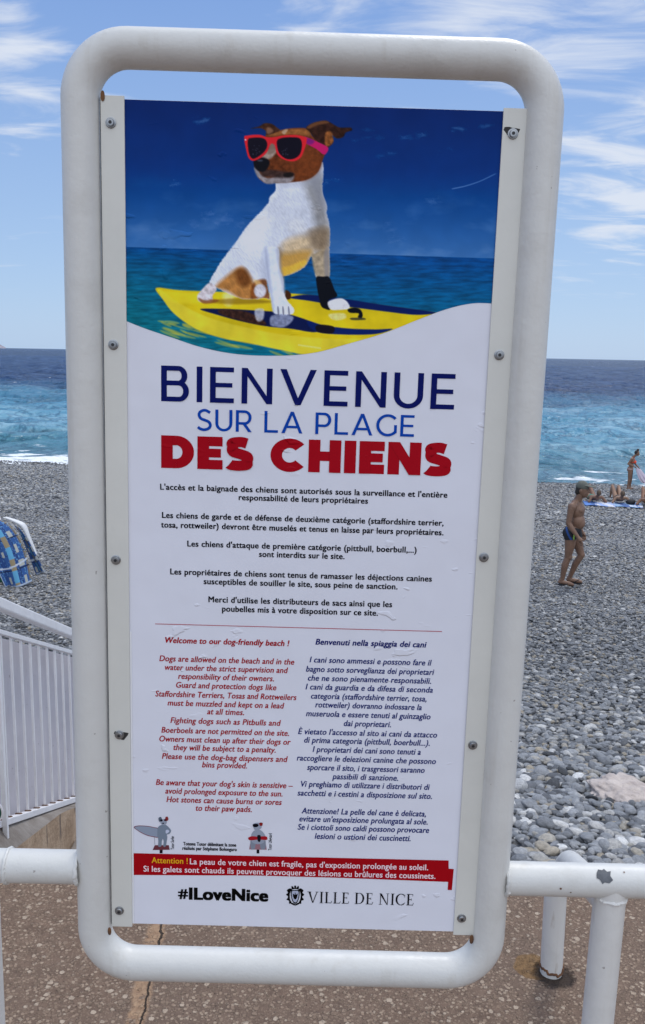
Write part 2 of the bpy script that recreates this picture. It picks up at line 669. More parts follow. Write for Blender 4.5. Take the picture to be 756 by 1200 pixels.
s3 = g.math('MULTIPLY', g.rng(pick3[0], 0.55, 0.6), g.rng(v3.outputs['Distance'], 0.5, 0.38))
pit = g.rng(g.noise(g.pos, 150, 5, 0.7), 0.60, 0.70)
s2 = g.math('MULTIPLY', g.rng(pick2[0], 0.22, 0.26), g.rng(d2, 0.52, 0.42))
basec = g.ramp(g.noise(g.pos, 26, 7, 0.7), [(0.3, (0.105, 0.074, 0.057)), (0.7, (0.195, 0.140, 0.108))])
basec = g.mix(g.rng(g.noise(g.pos, 2.2, 3), 0.35, 0.7, 0, 0.35), basec, (0.16, 0.125, 0.105))
basec = g.mix(g.math('MULTIPLY', s3, 0.7), basec, (0.25, 0.195, 0.15))
basec = g.mix(g.math('MULTIPLY', pit, 0.75), basec, (0.05, 0.036, 0.027))
c = g.mix(s2, basec, g.ramp(pick2[1], [(0.0, (0.15, 0.113, 0.086)), (0.6, (0.255, 0.195, 0.152)), (1.0, (0.34, 0.28, 0.225))]))
c = g.mix(s1, c, g.ramp(pick1[2], [(0.0, (0.20, 0.15, 0.115)), (0.6, (0.30, 0.24, 0.192)), (1.0, (0.42, 0.36, 0.30))]))
x, y, z = g.xyz(g.pos)
# mortar joint with a crack along it
J0, J1 = at_z(184, 1088, 0), at_z(158, 1200, 0)
jd = (J1 - J0) / np.linalg.norm((J1 - J0)[:2])
jn = (-jd[1], jd[0])
jw = g.math('MULTIPLY', g.math('SUBTRACT', g.noise(g.pos, 14, 4), 0.5), 0.035)
jdist = g.math('ADD', g.math('ADD', g.math('MULTIPLY', g.math('SUBTRACT', x, J0[0]), jn[0]), g.math('MULTIPLY', g.math('SUBTRACT', y, J0[1]), jn[1])), jw)
ja = g.math('ABSOLUTE', jdist)
jm = g.math('MULTIPLY', g.rng(ja, 0.028, 0.016), g.rng(g.noise(g.pos, 40, 4), 0.34, 0.44))
c = g.mix(g.math('MULTIPLY', jm, 0.85), c, g.ramp(g.noise(g.pos, 70, 5), [(0.3, (0.24, 0.155, 0.10)), (0.7, (0.42, 0.30, 0.20))]))
crk = g.rng(g.math('ABSOLUTE', g.math('ADD', g.math('SUBTRACT', jdist, 0.013), g.math('MULTIPLY', g.math('SUBTRACT', g.noise(g.pos, 60, 3), 0.5), 0.010))), 0.0034, 0.0014)
c = g.mix(g.math('MULTIPLY', crk, 0.9), c, (0.018, 0.014, 0.012))
# patched hole and rust by the leaning brace
B0 = at_z(646, 1138, 0)
S0 = at_z(625, 1133, 0)


def spot(g, cx_, cy_, r0, r1, nz=0.05, ax=1.0):
    dx = g.math('MULTIPLY', g.math('SUBTRACT', x, cx_), ax)
    dy = g.math('SUBTRACT', y, cy_)
    d = g.math('SQRT', g.math('ADD', g.math('MULTIPLY', dx, dx), g.math('MULTIPLY', dy, dy)))
    d = g.math('ADD', d, g.math('MULTIPLY', g.math('SUBTRACT', g.noise(g.pos, 25, 4), 0.5), nz))
    return g.rng(d, r1, r0)


c = g.mix(g.math('MULTIPLY', spot(g, S0[0], S0[1], 0.045, 0.052, 0.03), 0.85), c, g.ramp(g.noise(g.pos, 60, 5), [(0.3, (0.13, 0.075, 0.03)), (0.7, (0.27, 0.17, 0.075))]))
dk = spot(g, B0[0] + 0.002, B0[1] - 0.012, 0.036, 0.056, 0.05)
c = g.mix(g.math('MULTIPLY', dk, 0.9), c, (0.030, 0.022, 0.018))
c = g.mix(1.0, c, (1.06, 0.965, 0.86), 'MULTIPLY')
hgt = g.math('ADD', g.math('MULTIPLY', s1, 0.5), g.math('ADD', g.math('MULTIPLY', s2, 0.3), g.math('MULTIPLY', g.noise(g.pos, 200, 4), 0.35)))
hgt = g.math('SUBTRACT', hgt, g.math('ADD', g.math('MULTIPLY', crk, 2.0), g.math('MULTIPLY', dk, 2.5)))
M_PAVE = g.out(Base_Color=c, Roughness=0.8, Specular_IOR_Level=0.3, Normal=g.bump(g.math('SUBTRACT', hgt, g.math('MULTIPLY', pit, 0.5)), 0.006))

M_CONC = mat('stained_concrete', (0.30, 0.27, 0.24), 0.85, c2=(0.17, 0.14, 0.115), vscale=9, bump=0.006, bscale=35, spec=0.3)
g = G('ochre_render')
a = g.noise(g.pos, 5, 6, 0.65)
c = g.ramp(a, [(0.3, (0.30, 0.195, 0.115)), (0.55, (0.50, 0.355, 0.235)), (0.75, (0.58, 0.45, 0.33))])
c = g.mix(g.rng(g.noise(g.mapping(g.pos, (14, 14, 2.5)), 1.0, 4), 0.62, 0.70, 0, 0.8), c, (0.13, 0.10, 0.08))
M_OCHRE = g.out(Base_Color=c, Roughness=0.9, Normal=g.bump(g.noise(g.pos, 40, 5), 0.006))

# ------------------------------------------------------------------ ground, beach, sea
EDGE_Y = 2.42
mb = MB()
mb.hexa([(-60, -60, -1.2), (60, -60, -1.2), (60, EDGE_Y, -1.2), (-60, EDGE_Y, -1.2),
         (-60, -60, 0), (60, -60, 0), (60, EDGE_Y, 0), (-60, EDGE_Y, 0)])
tag(mb.build('pavement', M_PAVE), kind='structure')

ys = np.concatenate([np.linspace(EDGE_Y - 0.05, 12, 130), np.linspace(12.2, 75, 200)])
xs = np.concatenate([np.linspace(-260, -32, 40), np.linspace(-30, -2, 96), np.linspace(-1.9, 1.0, 59), np.linspace(1.3, 40, 132), np.linspace(42, 260, 40)])
X, Y = np.meshgrid(xs, ys)
pitm = (X > -1.33) & (X < 0.38) & (Y < 4.62)                # the flight of steps is dug into the beach
grid_mesh('beach', X, Y, beach_z(X, Y) - 0.012 - 0.9 * pitm, M_SHINGLE, 'structure')

# sea surface: rows get wider apart with distance, swell dies out where rows cannot carry it
aa = np.radians(np.concatenate([np.linspace(-78, -27, 60), np.linspace(-26.5, 26.5, 520), np.linspace(27, 78, 60)]))
_r = [0.6]
while _r[-1] < 620:
    _r.append(_r[-1] + max(0.28, _r[-1] * 0.0042))
rr = np.concatenate([_r, np.geomspace(640, 40000, 130)])
A, RR = np.meshgrid(aa, rr)
r0 = np.interp(aa, aa, [0] * len(aa))
sh0 = np.array([35.6 / max(0.2, math.cos(a)) for a in aa])
for it in range(12):
    sh0 = np.array([min(400.0, float(shore_y(s * math.sin(a)) - 2.0) / max(0.2, math.cos(a))) for a, s in zip(aa, sh0)])
D = sh0[None] + RR
X, Y = D * np.sin(A), D * np.cos(A)
step = np.gradient(rr)[:, None] * np.ones_like(X)
Z = np.zeros_like(X)
for wx, wy, amp, rot in ((42, 32, 0.40, 0.05), (15, 13, 0.55, -0.12), (8, 7.5, 0.70, 0.10), (4.2, 4.0, 0.46, -0.2), (2.2, 1.9, 0.20, 0.25)):
    xr, yr = X * math.cos(rot) + Y * math.sin(rot), -X * math.sin(rot) + Y * math.cos(rot)
    h = perlin(xr / wx + wx, yr / wy)
    h = (1 - 2 * np.abs(h)) * 0.6 + h * 0.7 - 0.25          # sharper crests
    Z += amp * h * np.clip(1.8 - 2.6 * step / wy, 0, 1)
sd_ = Y - shore_y(X)
Z *= np.clip(sd_ / 14.0, 0.05, 1)
# one low breaker about to fold on the left
br = np.exp(-((sd_ - 9.0 - 1.6 * perlin(X / 9.0, X * 0 + 3.3)) / 1.7) ** 2) * np.clip((-X - 6) / 8, 0, 1)
Z += 0.55 * br
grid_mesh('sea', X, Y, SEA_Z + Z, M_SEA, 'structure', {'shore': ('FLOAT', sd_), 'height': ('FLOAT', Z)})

# headland on the horizon, far left
mb = MB()
hp = at_depth(7, 409, 9000)
n = 40
F2, F3 = 1.012, 1.1
for i in range(n):
    def prof(k):
        t_ = k / n
        e = min(1, t_ * 22 + 0.25)
        return 46 * e * (0.9 + 0.35 * math.sin(k * 1.7) * 0.5 + 0.6 * t_)
    x0, x1 = hp[0] - i * 60, hp[0] - (i + 1) * 60
    z0, z1 = SEA_Z + prof(i), SEA_Z + prof(i + 1)
    mb.face([(x0, hp[1], SEA_Z - 5), (x1, hp[1], SEA_Z - 5), (x1 * F2, hp[1] * F2, z1), (x0 * F2, hp[1] * F2, z0)])
    mb.face([(x0 * F2, hp[1] * F2, z0), (x1 * F2, hp[1] * F2, z1), (x1 * F3, hp[1] * F3, SEA_Z - 5), (x0 * F3, hp[1] * F3, SEA_Z - 5)])
tag(mb.build('headland', mat('pale_rock', (0.30, 0.28, 0.32), 0.9, 0.3, 0.02)), kind='structure')


# ------------------------------------------------------------------ pebbles (uncountable: one scattered mass)
def pebble_points():
    P, S, Rt, To = [], [], [], []
    zones = [(2.44, 5.2, -5.0, 5.0, 1150, 0.012, 0.052), (5.2, 8.5, -5.5, 6.5, 1000, 0.011, 0.042), (8.5, 15, -8, 9.5, 560, 0.013, 0.038),
             (15, 24, -11, 14, 300, 0.020, 0.044), (24, 44, -20, 21, 110, 0.032, 0.066)]
    for y0, y1, x0, x1, den, a, b in zones:
        n_ = int((y1 - y0) * (x1 - x0) * den)
        x_ = rng.uniform(x0, x1, n_)
        y_ = rng.uniform(y0, y1, n_)
        s = a + (b - a) * rng.beta(1.1, 3.2, n_)
        big_ = rng.random(n_) < 0.02
        s = np.where(big_, s * 1.35, s)
        keep = (y_ < shore_y(x_) + 1.2) & ~((x_ > -1.42) & (x_ < 0.52) & (y_ < 4.75)) & ~((x_ > -1.5) & (x_ < -1.15) & (y_ < 5.1))
        x_, y_, s = x_[keep], y_[keep], s[keep]
        k = len(x_)
        z_ = beach_z(x_, y_) + s * rng.uniform(-0.30, 0.30, k)
        P.append(np.stack([x_, y_, z_], -1))
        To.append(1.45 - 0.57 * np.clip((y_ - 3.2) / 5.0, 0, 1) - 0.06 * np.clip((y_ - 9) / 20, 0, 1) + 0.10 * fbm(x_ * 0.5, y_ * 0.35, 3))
        S.append(np.stack([s * rng.uniform(0.85, 1.3, k), s * rng.uniform(0.65, 1.0, k), s * rng.uniform(0.36, 0.58, k)], -1))
        Rt.append(np.stack([rng.normal(0, 0.19, k), rng.normal(0, 0.19, k), rng.uniform(0, 6.283, k)], -1))
    return np.concatenate(P), np.concatenate(S), np.concatenate(Rt), np.concatenate(To)


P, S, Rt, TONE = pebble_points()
me = bpy.data.meshes.new('pebbles')
me.vertices.add(len(P))
me.vertices.foreach_set('co', P.astype(np.float32).ravel())
for nm, a_ in (('pscale', S), ('prot', Rt)):
    t_ = me.attributes.new(nm, 'FLOAT_VECTOR', 'POINT')
    t_.data.foreach_set('vector', a_.astype(np.float32).ravel())
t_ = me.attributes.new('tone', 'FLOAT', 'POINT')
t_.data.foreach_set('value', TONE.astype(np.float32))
me.update()
po = link(bpy.data.objects.new('pebbles', me))
tag(po, kind='stuff')
ng = bpy.data.node_groups.new('scatter_pebbles', 'GeometryNodeTree')
ng.interface.new_socket('Geometry', in_out='INPUT', socket_type='NodeSocketGeometry')
ng.interface.new_socket('Geometry', in_out='OUTPUT', socket_type='NodeSocketGeometry')
gi, go = ng.nodes.new('NodeGroupInput'), ng.nodes.new('NodeGroupOutput')
jn_ = ng.nodes.new('GeometryNodeJoinGeometry')
for k in range(6):
    ic = ng.nodes.new('GeometryNodeMeshIcoSphere')
    ic.inputs['Radius'].default_value = 1.0
    ic.inputs['Subdivisions'].default_value = 4
    sp = ng.nodes.new('GeometryNodeSetPosition')
    nz = ng.nodes.new('ShaderNodeTexNoise')
    nz.noise_dimensions = '4D'
    nz.inputs['W'].default_value = 3.7 * k + 1.0
    nz.inputs['Scale'].default_value = 0.75
    nz.inputs['Detail'].default_value = 0.5
    sub = ng.nodes.new('ShaderNodeVectorMath')
    sub.operation = 'SUBTRACT'
    sub.inputs[1].default_value = (0.5, 0.5, 0.5)
    sca = ng.nodes.new('ShaderNodeVectorMath')
    sca.operation = 'SCALE'
    sca.inputs['Scale'].default_value = 0.62
    ng.links.new(nz.outputs['Color'], sub.inputs[0])
    ng.links.new(sub.outputs[0], sca.inputs[0])
    ng.links.new(ic.outputs['Mesh'], sp.inputs['Geometry'])
    ng.links.new(sca.outputs[0], sp.inputs['Offset'])
    ss = ng.nodes.new('GeometryNodeSetShadeSmooth')
    ng.links.new(sp.outputs[0], ss.inputs[0])
    sm = ng.nodes.new('GeometryNodeSetMaterial')
    sm.inputs['Material'].default_value = M_PEB
    ng.links.new(ss.outputs[0], sm.inputs[0])
    gti = ng.nodes.new('GeometryNodeGeometryToInstance')
    ng.links.new(sm.outputs[0], gti.inputs[0])
    ng.links.new(gti.outputs[0], jn_.inputs[0])
iop = ng.nodes.new('GeometryNodeInstanceOnPoints')
ng.links.new(gi.outputs[0], iop.inputs['Points'])
ng.links.new(jn_.outputs[0], iop.inputs['Instance'])
iop.inputs['Pick Instance'].default_value = True
na = ng.nodes.new('GeometryNodeInputNamedAttribute')
na.data_type = 'FLOAT_VECTOR'
na.inputs['Name'].default_value = 'pscale'
ng.links.new(na.outputs['Attribute'], iop.inputs['Scale'])
nb = ng.nodes.new('GeometryNodeInputNamedAttribute')
nb.data_type = 'FLOAT_VECTOR'
nb.inputs['Name'].default_value = 'prot'
er = ng.nodes.new('FunctionNodeEulerToRotation')
ng.links.new(nb.outputs['Attribute'], er.inputs[0])
ng.links.new(er.outputs[0], iop.inputs['Rotation'])
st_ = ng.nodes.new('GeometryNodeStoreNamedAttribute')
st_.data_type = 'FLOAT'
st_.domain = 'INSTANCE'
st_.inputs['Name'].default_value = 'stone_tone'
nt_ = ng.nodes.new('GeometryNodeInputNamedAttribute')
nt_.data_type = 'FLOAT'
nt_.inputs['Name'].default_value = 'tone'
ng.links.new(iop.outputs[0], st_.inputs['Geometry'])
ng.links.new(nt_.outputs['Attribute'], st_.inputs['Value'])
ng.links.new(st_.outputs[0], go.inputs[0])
po.modifiers.new('scatter', 'NODES').node_group = ng
me.materials.append(M_PEB)


def lump(name, size, m, seed, sub=4, amp=0.25, freq=1.2):
    bm = bmesh.new()
    bmesh.ops.create_icosphere(bm, subdivisions=sub, radius=1.0)
    from mathutils import noise as mn
    for v_ in bm.verts:
        d = mn.fractal(v_.co * freq + Vector((seed, seed * 2, 0)), 0.9, 2.2, 5)
        v_.co = v_.co * (1 + amp * d)
        v_.co = Vector((v_.co.x * size[0], v_.co.y * size[1], v_.co.z * size[2]))
    me_ = bpy.data.meshes.new(name)
    bm.to_mesh(me_)
    bm.free()
    me_.polygons.foreach_set('use_smooth', [True] * len(me_.polygons))
    me_.materials.append(m)
    return link(bpy.data.objects.new(name, me_))


bp = at_beach(733, 938)
o = lump('slab_rock', (0.17, 0.20, 0.055), mat('pink_rock', (0.60, 0.52, 0.46), 0.85, c2=(0.36, 0.30, 0.27), vscale=16, bump=0.02, bscale=22), 3.3, 5, 0.36, 1.7)
o.location = (bp[0] + 0.02, bp[1] + 0.03, bp[2] - 0.004)
o.rotation_euler = (R_(6), R_(-4), R_(25))
tag(o, 'pale pinkish slab of rock lying half sunk among grey pebbles behind right rail', 'rock')

# ------------------------------------------------------------------ stairs down to the beach, parapet and railing
mb = MB()
nst, rise, run = 7, 0.112, 0.315
for i in range(nst):
    y0 = EDGE_Y + 0.003 + i * run
    mb.box(-1.195, 0.35, y0, y0 + run - (0 if i < nst - 1 else 0), -1.9, -0.42 - i * rise)
stp = mb.build('stone_steps', M_CONC, bevel=0.008)
mb = MB()
for i in range(8):
    y0, y1 = EDGE_Y + 0.003 + i * 0.285, EDGE_Y + 0.003 + (i + 1) * 0.285
    z0, z1 = float(beach_z(0.42, y0)) + 0.05, float(beach_z(0.42, y1)) + 0.05
    mb.hexa([(0.352, y0, -1.9), (0.49, y0, -1.9), (0.49, y1, -1.9), (0.352, y1, -1.9), (0.352, y0, z0), (0.49, y0, z0), (0.49, y1, z1), (0.352, y1, z1)])
mb.build('cheek_wall', M_CONC, stp)
tag(stp, 'flight of worn concrete steps going down from pavement to shingle beach', 'steps')


def sy(y, y0, z0, k):
    return z0 + k * (y - y0)


wall = MB()
X0, X1, X2 = -1.42, -1.255, -1.20
ya, yb = EDGE_Y + 0.004, 5.05


def rail_z(y):
    return (3.22, -0.344 - 0.02) and (-0.364 - 0.434 * (y - 3.22))


def edge_z(y):
    return min(rail_z(y) - 0.004, -0.443 - 0.30 * (y - 3.2))


prev = None
for i in range(28):
    y = ya + (yb - ya) * i / 27
    ring = [(X0, y, -2.2), (X0, y, rail_z(y)), (X1, y, rail_z(y)), (X2, y, edge_z(y)), (X2, y, -2.2)]
    if prev:
        for k, mi in ((0, 0), (1, 1), (2, 1), (3, 0)):
            wall.face([prev[k], prev[k + 1], ring[k + 1], ring[k]], mi)
    else:
        wall.face(ring, 0)
    prev = ring
wall.face(prev[::-1], 0)
w = wall.build('side_wall', [M_OCHRE, M_CONC])
tag(w, 'low sloping ochre wall with grey coping along left side of steps', 'wall')

RX = -1.262
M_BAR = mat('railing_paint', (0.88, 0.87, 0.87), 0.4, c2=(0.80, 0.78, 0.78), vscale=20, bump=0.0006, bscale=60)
g = G('mauve_board')
ob = g.pos
c = g.ramp(g.noise(ob, 3.5, 5, 0.6), [(0.3, (0.55, 0.515, 0.54)), (0.7, (0.68, 0.64, 0.66))])
c = g.mix(g.rng(g.noise(ob, 55, 3), 0.70, 0.75, 0, 0.8), c, (0.20, 0.15, 0.13))
c = g.mix(g.rng(g.noise(g.mapping(ob, (30, 8, 3)), 1.0, 4), 0.62, 0.74, 0, 0.4), c, (0.36, 0.31, 0.30))
M_BOARD = g.out(Base_Color=c, Roughness=0.7, Normal=g.bump(g.noise(ob, 12, 3), 0.004))
sr = empty('stair_railing', (RX, EDGE_Y, -0.02), label='white painted stair railing with thin pickets, left of the sign', cat='railing')


def local(p, o):
    return tuple(np.array(p, float) - np.array(o.location))


def bar(name, f, y0, y1, hz_, hx, parent, m, bev=0.004):
    q = MB()
    o_ = np.array(parent.location)
    q.hexa([tuple(np.array(p) - o_) for p in (
        (RX - hx, y0, f(y0) - hz_), (RX + hx, y0, f(y0) - hz_), (RX + hx, y1, f(y1) - hz_), (RX - hx, y1, f(y1) - hz_),
        (RX - hx, y0, f(y0) + hz_), (RX + hx, y0, f(y0) + hz_), (RX + hx, y1, f(y1) + hz_), (RX - hx, y1, f(y1) + hz_))])
    return q.build(name, m, parent, bevel=bev)


def hand_z(y):
    return 0.525 - 0.455 * (y - 3.377) - 0.018


def up_z(y):
    return 0.408 - 0.4388 * (y - 3.356) - 0.006


def low_z(y):
    return -0.344 - 0.434 * (y - 3.22)


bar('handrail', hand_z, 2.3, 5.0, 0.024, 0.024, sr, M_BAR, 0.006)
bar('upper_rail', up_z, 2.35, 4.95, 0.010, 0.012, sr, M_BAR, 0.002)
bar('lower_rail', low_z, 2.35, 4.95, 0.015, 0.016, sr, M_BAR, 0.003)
o_ = np.array(sr.location)
pb = MB()
yA, yB = 2.36, 4.94
pb.hexa([tuple(np.array(p) - o_) for p in (
    (RX - 0.082, yA, low_z(yA) - 0.03), (RX - 0.076, yA, low_z(yA) - 0.03), (RX - 0.076, yB, low_z(yB) - 0.03), (RX - 0.082, yB, low_z(yB) - 0.03),
    (RX - 0.082, yA, up_z(yA) - 0.004), (RX - 0.076, yA, up_z(yA) - 0.004), (RX - 0.076, yB, up_z(yB) - 0.004), (RX - 0.082, yB, up_z(yB) - 0.004))])
tag(pb.build('infill_board', M_BOARD, sr), 'grey mauve board with stains behind the pickets')
for i in range(23):
    y = 2.42 + i * 0.1125
    q = MB()
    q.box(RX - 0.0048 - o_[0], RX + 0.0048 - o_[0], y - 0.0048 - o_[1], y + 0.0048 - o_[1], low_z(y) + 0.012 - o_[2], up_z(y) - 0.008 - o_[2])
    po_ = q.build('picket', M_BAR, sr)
    q = MB()
    q.box(RX - 0.016 - o_[0], RX + 0.013 - o_[0], y + 0.010 - o_[1], y + 0.085 - o_[1], low_z(y) + 0.006 - 0.03 - o_[2], low_z(y) + 0.0205 - 0.03 - o_[2])
    if i % 1 == 0:
        q2 = MB()
        zz_ = low_z(y + 0.02)
        q2.hexa([tuple(np.array(p) - o_) for p in (
            (RX - 0.012, y - 0.012, low_z(y - 0.012) + 0.0152), (RX + 0.012, y - 0.012, low_z(y - 0.012) + 0.0152), (RX + 0.012, y + 0.014, low_z(y + 0.014) + 0.0152), (RX - 0.012, y + 0.014, low_z(y + 0.014) + 0.0152),
            (RX - 0.010, y - 0.010, low_z(y - 0.010) + 0.020), (RX + 0.010, y - 0.010, low_z(y - 0.010) + 0.020), (RX + 0.010, y + 0.012, low_z(y + 0.012) + 0.020), (RX - 0.010, y + 0.012, low_z(y + 0.012) + 0.020))])
        q2.build('rusty_foot', M_RUST, po_)
for y in (2.45, 3.215, 4.93):
    q = MB()
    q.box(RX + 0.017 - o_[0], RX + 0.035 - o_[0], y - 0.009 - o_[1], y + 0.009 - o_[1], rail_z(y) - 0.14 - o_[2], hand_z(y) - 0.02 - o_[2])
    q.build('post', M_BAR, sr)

# round green plate fixed at the edge of the view
gp = at_depth(-12.6, 952, 3.15)
q = MB()
nseg = 40
for a0, a1, ri, ro, mi in ((0, 1, 0.0, 0.044, 0), (0, 1, 0.044, 0.050, 1)):
    for k in range(nseg):
        t0, t1 = 2 * math.pi * k / nseg, 2 * math.pi * (k + 1) / nseg
        pts = [(ri * math.cos(t0), 0, ri * math.sin(t0)), (ro * math.cos(t0), 0, ro * math.sin(t0)), (ro * math.cos(t1), 0, ro * math.sin(t1)), (ri * math.cos(t1), 0, ri * math.sin(t1))]
        q.face(pts if ri > 0 else [pts[0], pts[1], pts[2]], mi)
        q.face([(ro * math.cos(t0), 0, ro * math.sin(t0)), (ro * math.cos(t0), 0.004, ro * math.sin(t0)), (ro * math.cos(t1), 0.004, ro * math.sin(t1)), (ro * math.cos(t1), 0, ro * math.sin(t1))], 1)
q.face([(0.05 * math.cos(2 * math.pi * k / nseg), 0.004, 0.05 * math.sin(2 * math.pi * k / nseg)) for k in range(nseg)], 0)
pl = q.build('round_plate', [mat('green_enamel', (0.012, 0.10, 0.065), 0.35, 0.1, 20), M_BAR])
pl.location = gp
tag(pl, 'small round dark green plate with white rim in front of the stair railing', 'sign')

# ------------------------------------------------------------------ the information sign
QUAD = np.array([[117.5, 111.3], [618.4, 127.1], [552, 1096.2], [128.2, 1085.6]])     # corners of the two mounting strips
SW = 0.63


def homography(src, dst):
    A_ = []
    for (x_, y_), (u_, v_) in zip(src, dst):
        A_.append([x_, y_, 1, 0, 0, 0, -u_ * x_, -u_ * y_, -u_])
        A_.append([0, 0, 0, x_, y_, 1, -v_ * x_, -v_ * y_, -v_])
    return np.linalg.svd(np.array(A_))[2][-1].reshape(3, 3)


Hm = homography([[0, 0], [1, 0], [1, 1], [0, 1]], QUAD - np.array([PW / 2, PH / 2]))
Kf = np.array([FPX, FPX, 1.0])
h1, h2, h3 = Hm[:, 0] / Kf, Hm[:, 1] / Kf, Hm[:, 2] / Kf
if h3[2] < 0:
    h1, h2, h3 = -h1, -h2, -h3
k_ = SW / np.linalg.norm(h1)
SH = np.linalg.norm(h2) * k_
e1 = RW @ (h1 / np.linalg.norm(h1))
up = -(RW @ (h2 / np.linalg.norm(h2)))
up = up - e1 * (up @ e1)
up /= np.linalg.norm(up)
e2 = np.cross(up, e1)
TL = EYE + RW @ (h3 * k_)
ORG = TL + e1 * SW / 2 - up * SH                      # bottom middle of the strips
SIGN_M = Matrix([[e1[i], e2[i], up[i], ORG[i]] for i in range(3)] + [[0, 0, 0, 1]])


def uv(px, py, yl=0.0):
    r = ray(px, py)
    o0 = EYE - ORG
    t_ = (yl - o0 @ e2) / (r @ e2)
    p = o0 + r * t_
    return np.array([p @ e1, p @ up])


def to_px(X_, Z_, yl=0.0):                            # arrays of sign-plane points -> photo pixels
    p = ORG[None] + e1[None] * X_[:, None] + e2[None] * yl + up[None] * Z_[:, None] - EYE[None]
    q_ = p @ RW
    return q_[:, 0] / q_[:, 2] * FPX + PW / 2, q_[:, 1] / q_[:, 2] * FPX + PH / 2


sign = bpy.data.objects.new('information_sign', None)
link(sign)
sign.matrix_world = SIGN_M
tag(sign, 'tall dog beach welcome sign in a rounded white tube frame with printed poster', 'sign')

TY = 0.008                                            # tube axis sits a little behind the strip faces
TD = 0.0572
xl = 0.5 * (uv(72.2, 125, TY)[0] + uv(91.2, 1041, TY)[0]) + TD / 2
xr = 0.5 * (uv(662.7, 125, TY)[0] + uv(591.0, 1073, TY)[0]) - TD / 2
zt = uv(370, 38.7, TY)[1] - TD / 2
zb = uv(333, 1149.4, TY)[1] + TD / 2
CR = 0.072
path = []
for cx_, cz_, a0 in ((xr - CR, zt - CR, 90), (xr - CR, zb + CR, 0), (xl + CR, zb + CR, -90), (xl + CR, zt - CR, -180)):
    for k in range(15):
        a = R_(a0 - k * 90 / 14)
        path.append((cx_ + CR * math.cos(a), TY, cz_ + CR * math.sin(a)))
full = []
for i, p in enumerate(path):
    full.append(p)
    q = path[(i + 1) % len(path)]
    d = math.dist(p, q)
    if d > 0.2:
        for k in range(1, 20):
            full.append(tuple(np.array(p) + (np.array(q) - np.array(p)) * k / 20))
fr = MB().tube(full, TD / 2, 48, closed=True).build('tube_frame', M_PAINT, sign, smooth=True, auto=60)

STW = 0.0352                                          # strip width
strips = []
for s_ in (-1, 1):
    q = MB()
    x0, x1 = (-SW / 2, -SW / 2 + STW) if s_ < 0 else (SW / 2 - STW, SW / 2)
    q.box(x0, x1, 0.0, 0.003, 0.0, SH)
    st = q.build('mounting_strip', M_STRIP, sign, bevel=0.0006)
    strips.append(st)
    q = MB()                                           # dark seam where the strip meets the tube
    xx = -SW / 2 if s_ < 0 else SW / 2
    q.box(xx - 0.0008 - (0.0004 if s_ < 0 else -0.0004), xx + 0.0008 - (0.0004 if s_ < 0 else -0.0004), 0.0015, 0.006, 0.004, SH - 0.003)
    q.build('dark_seam', M_DARK, st)

SCREWS = ((0, (130, 144), (133, 404), (136, 656), (140, 861), (140, 1067)), (1, (601, 157), (585, 416), (567, 653), (554, 873), (541, 1076)))


def lathe(q, prof, c, n=24, mi=0):                     # profile (r, y) around the axis y through c=(x,z)
    b = len(q.v)
    for r_, y_ in prof:
        for k in range(n):
            a = 2 * math.pi * k / n
            q.v.append((c[0] + r_ * math.cos(a), y_, c[1] + r_ * math.sin(a)))
    for i in range(len(prof) - 1):
        for k in range(n):
            l = (k + 1) % n
            q.f.append((b + i * n + k, b + i * n + l, b + (i + 1) * n + l, b + (i + 1) * n + k))
            q.mi.append(mi)
    q.f.append(tuple(b + (len(prof) - 1) * n + k for k in range(n)))
    q.mi.append(mi)


M_HOLE = mat('screw_socket', (0.02, 0.02, 0.022), 0.6)
for row in SCREWS:
    for p in row[1:]:
        c_ = uv(*p)
        q = MB()
        lathe(q, [(0.0078, -0.0001), (0.0078, -0.0012), (0.0070, -0.0016), (0.0056, -0.0016), (0.0056, -0.0038), (0.0048, -0.0050), (0.0028, -0.0052)], c_)
        lathe(q, [(0.00275, -0.0053), (0.0, -0.00531)], c_, 6, 1)
        q.build('screw', [M_STEEL, M_HOLE], strips[row[0]], smooth=True, auto=30)
for s_, p in ((1, (599.5, 154.5)), (0, (142, 861.5))):   # chipped paint beside two of the screws
    c_ = uv(*p)
    q = MB()
    q.face([(c_[0] + 0.011 * math.cos(a) * (1 + 0.3 * math.sin(3.1 * a)), -0.0002, c_[1] + 0.008 * math.sin(a) * (1 + 0.3 * math.cos(2.3 * a))) for a in np.linspace(0, 2 * math.pi, 14)[:-1]])
    q.build('chipped_paint', M_DARK, strips[s_])
for p, r_ in (((120.5, 112.5), 0.006), ((155, 1086), 0.0), ((552, 1098), 0.007), ((129.5, 1088.5), 0.006)):
    if r_:
        c_ = uv(*p)
        q = MB()
        q.face([(c_[0] + r_ * 0.55 * math.cos(a), -0.0065 if p[1] > 600 else -0.001, c_[1] + r_ * 1.3 * math.sin(a)) for a in np.linspace(0, 2 * math.pi, 12)[:-1]])
        q.build('rust_mark', M_RUST, strips[0 if p[0] < 300 else 1])

# --- poster
PY = 0.0034


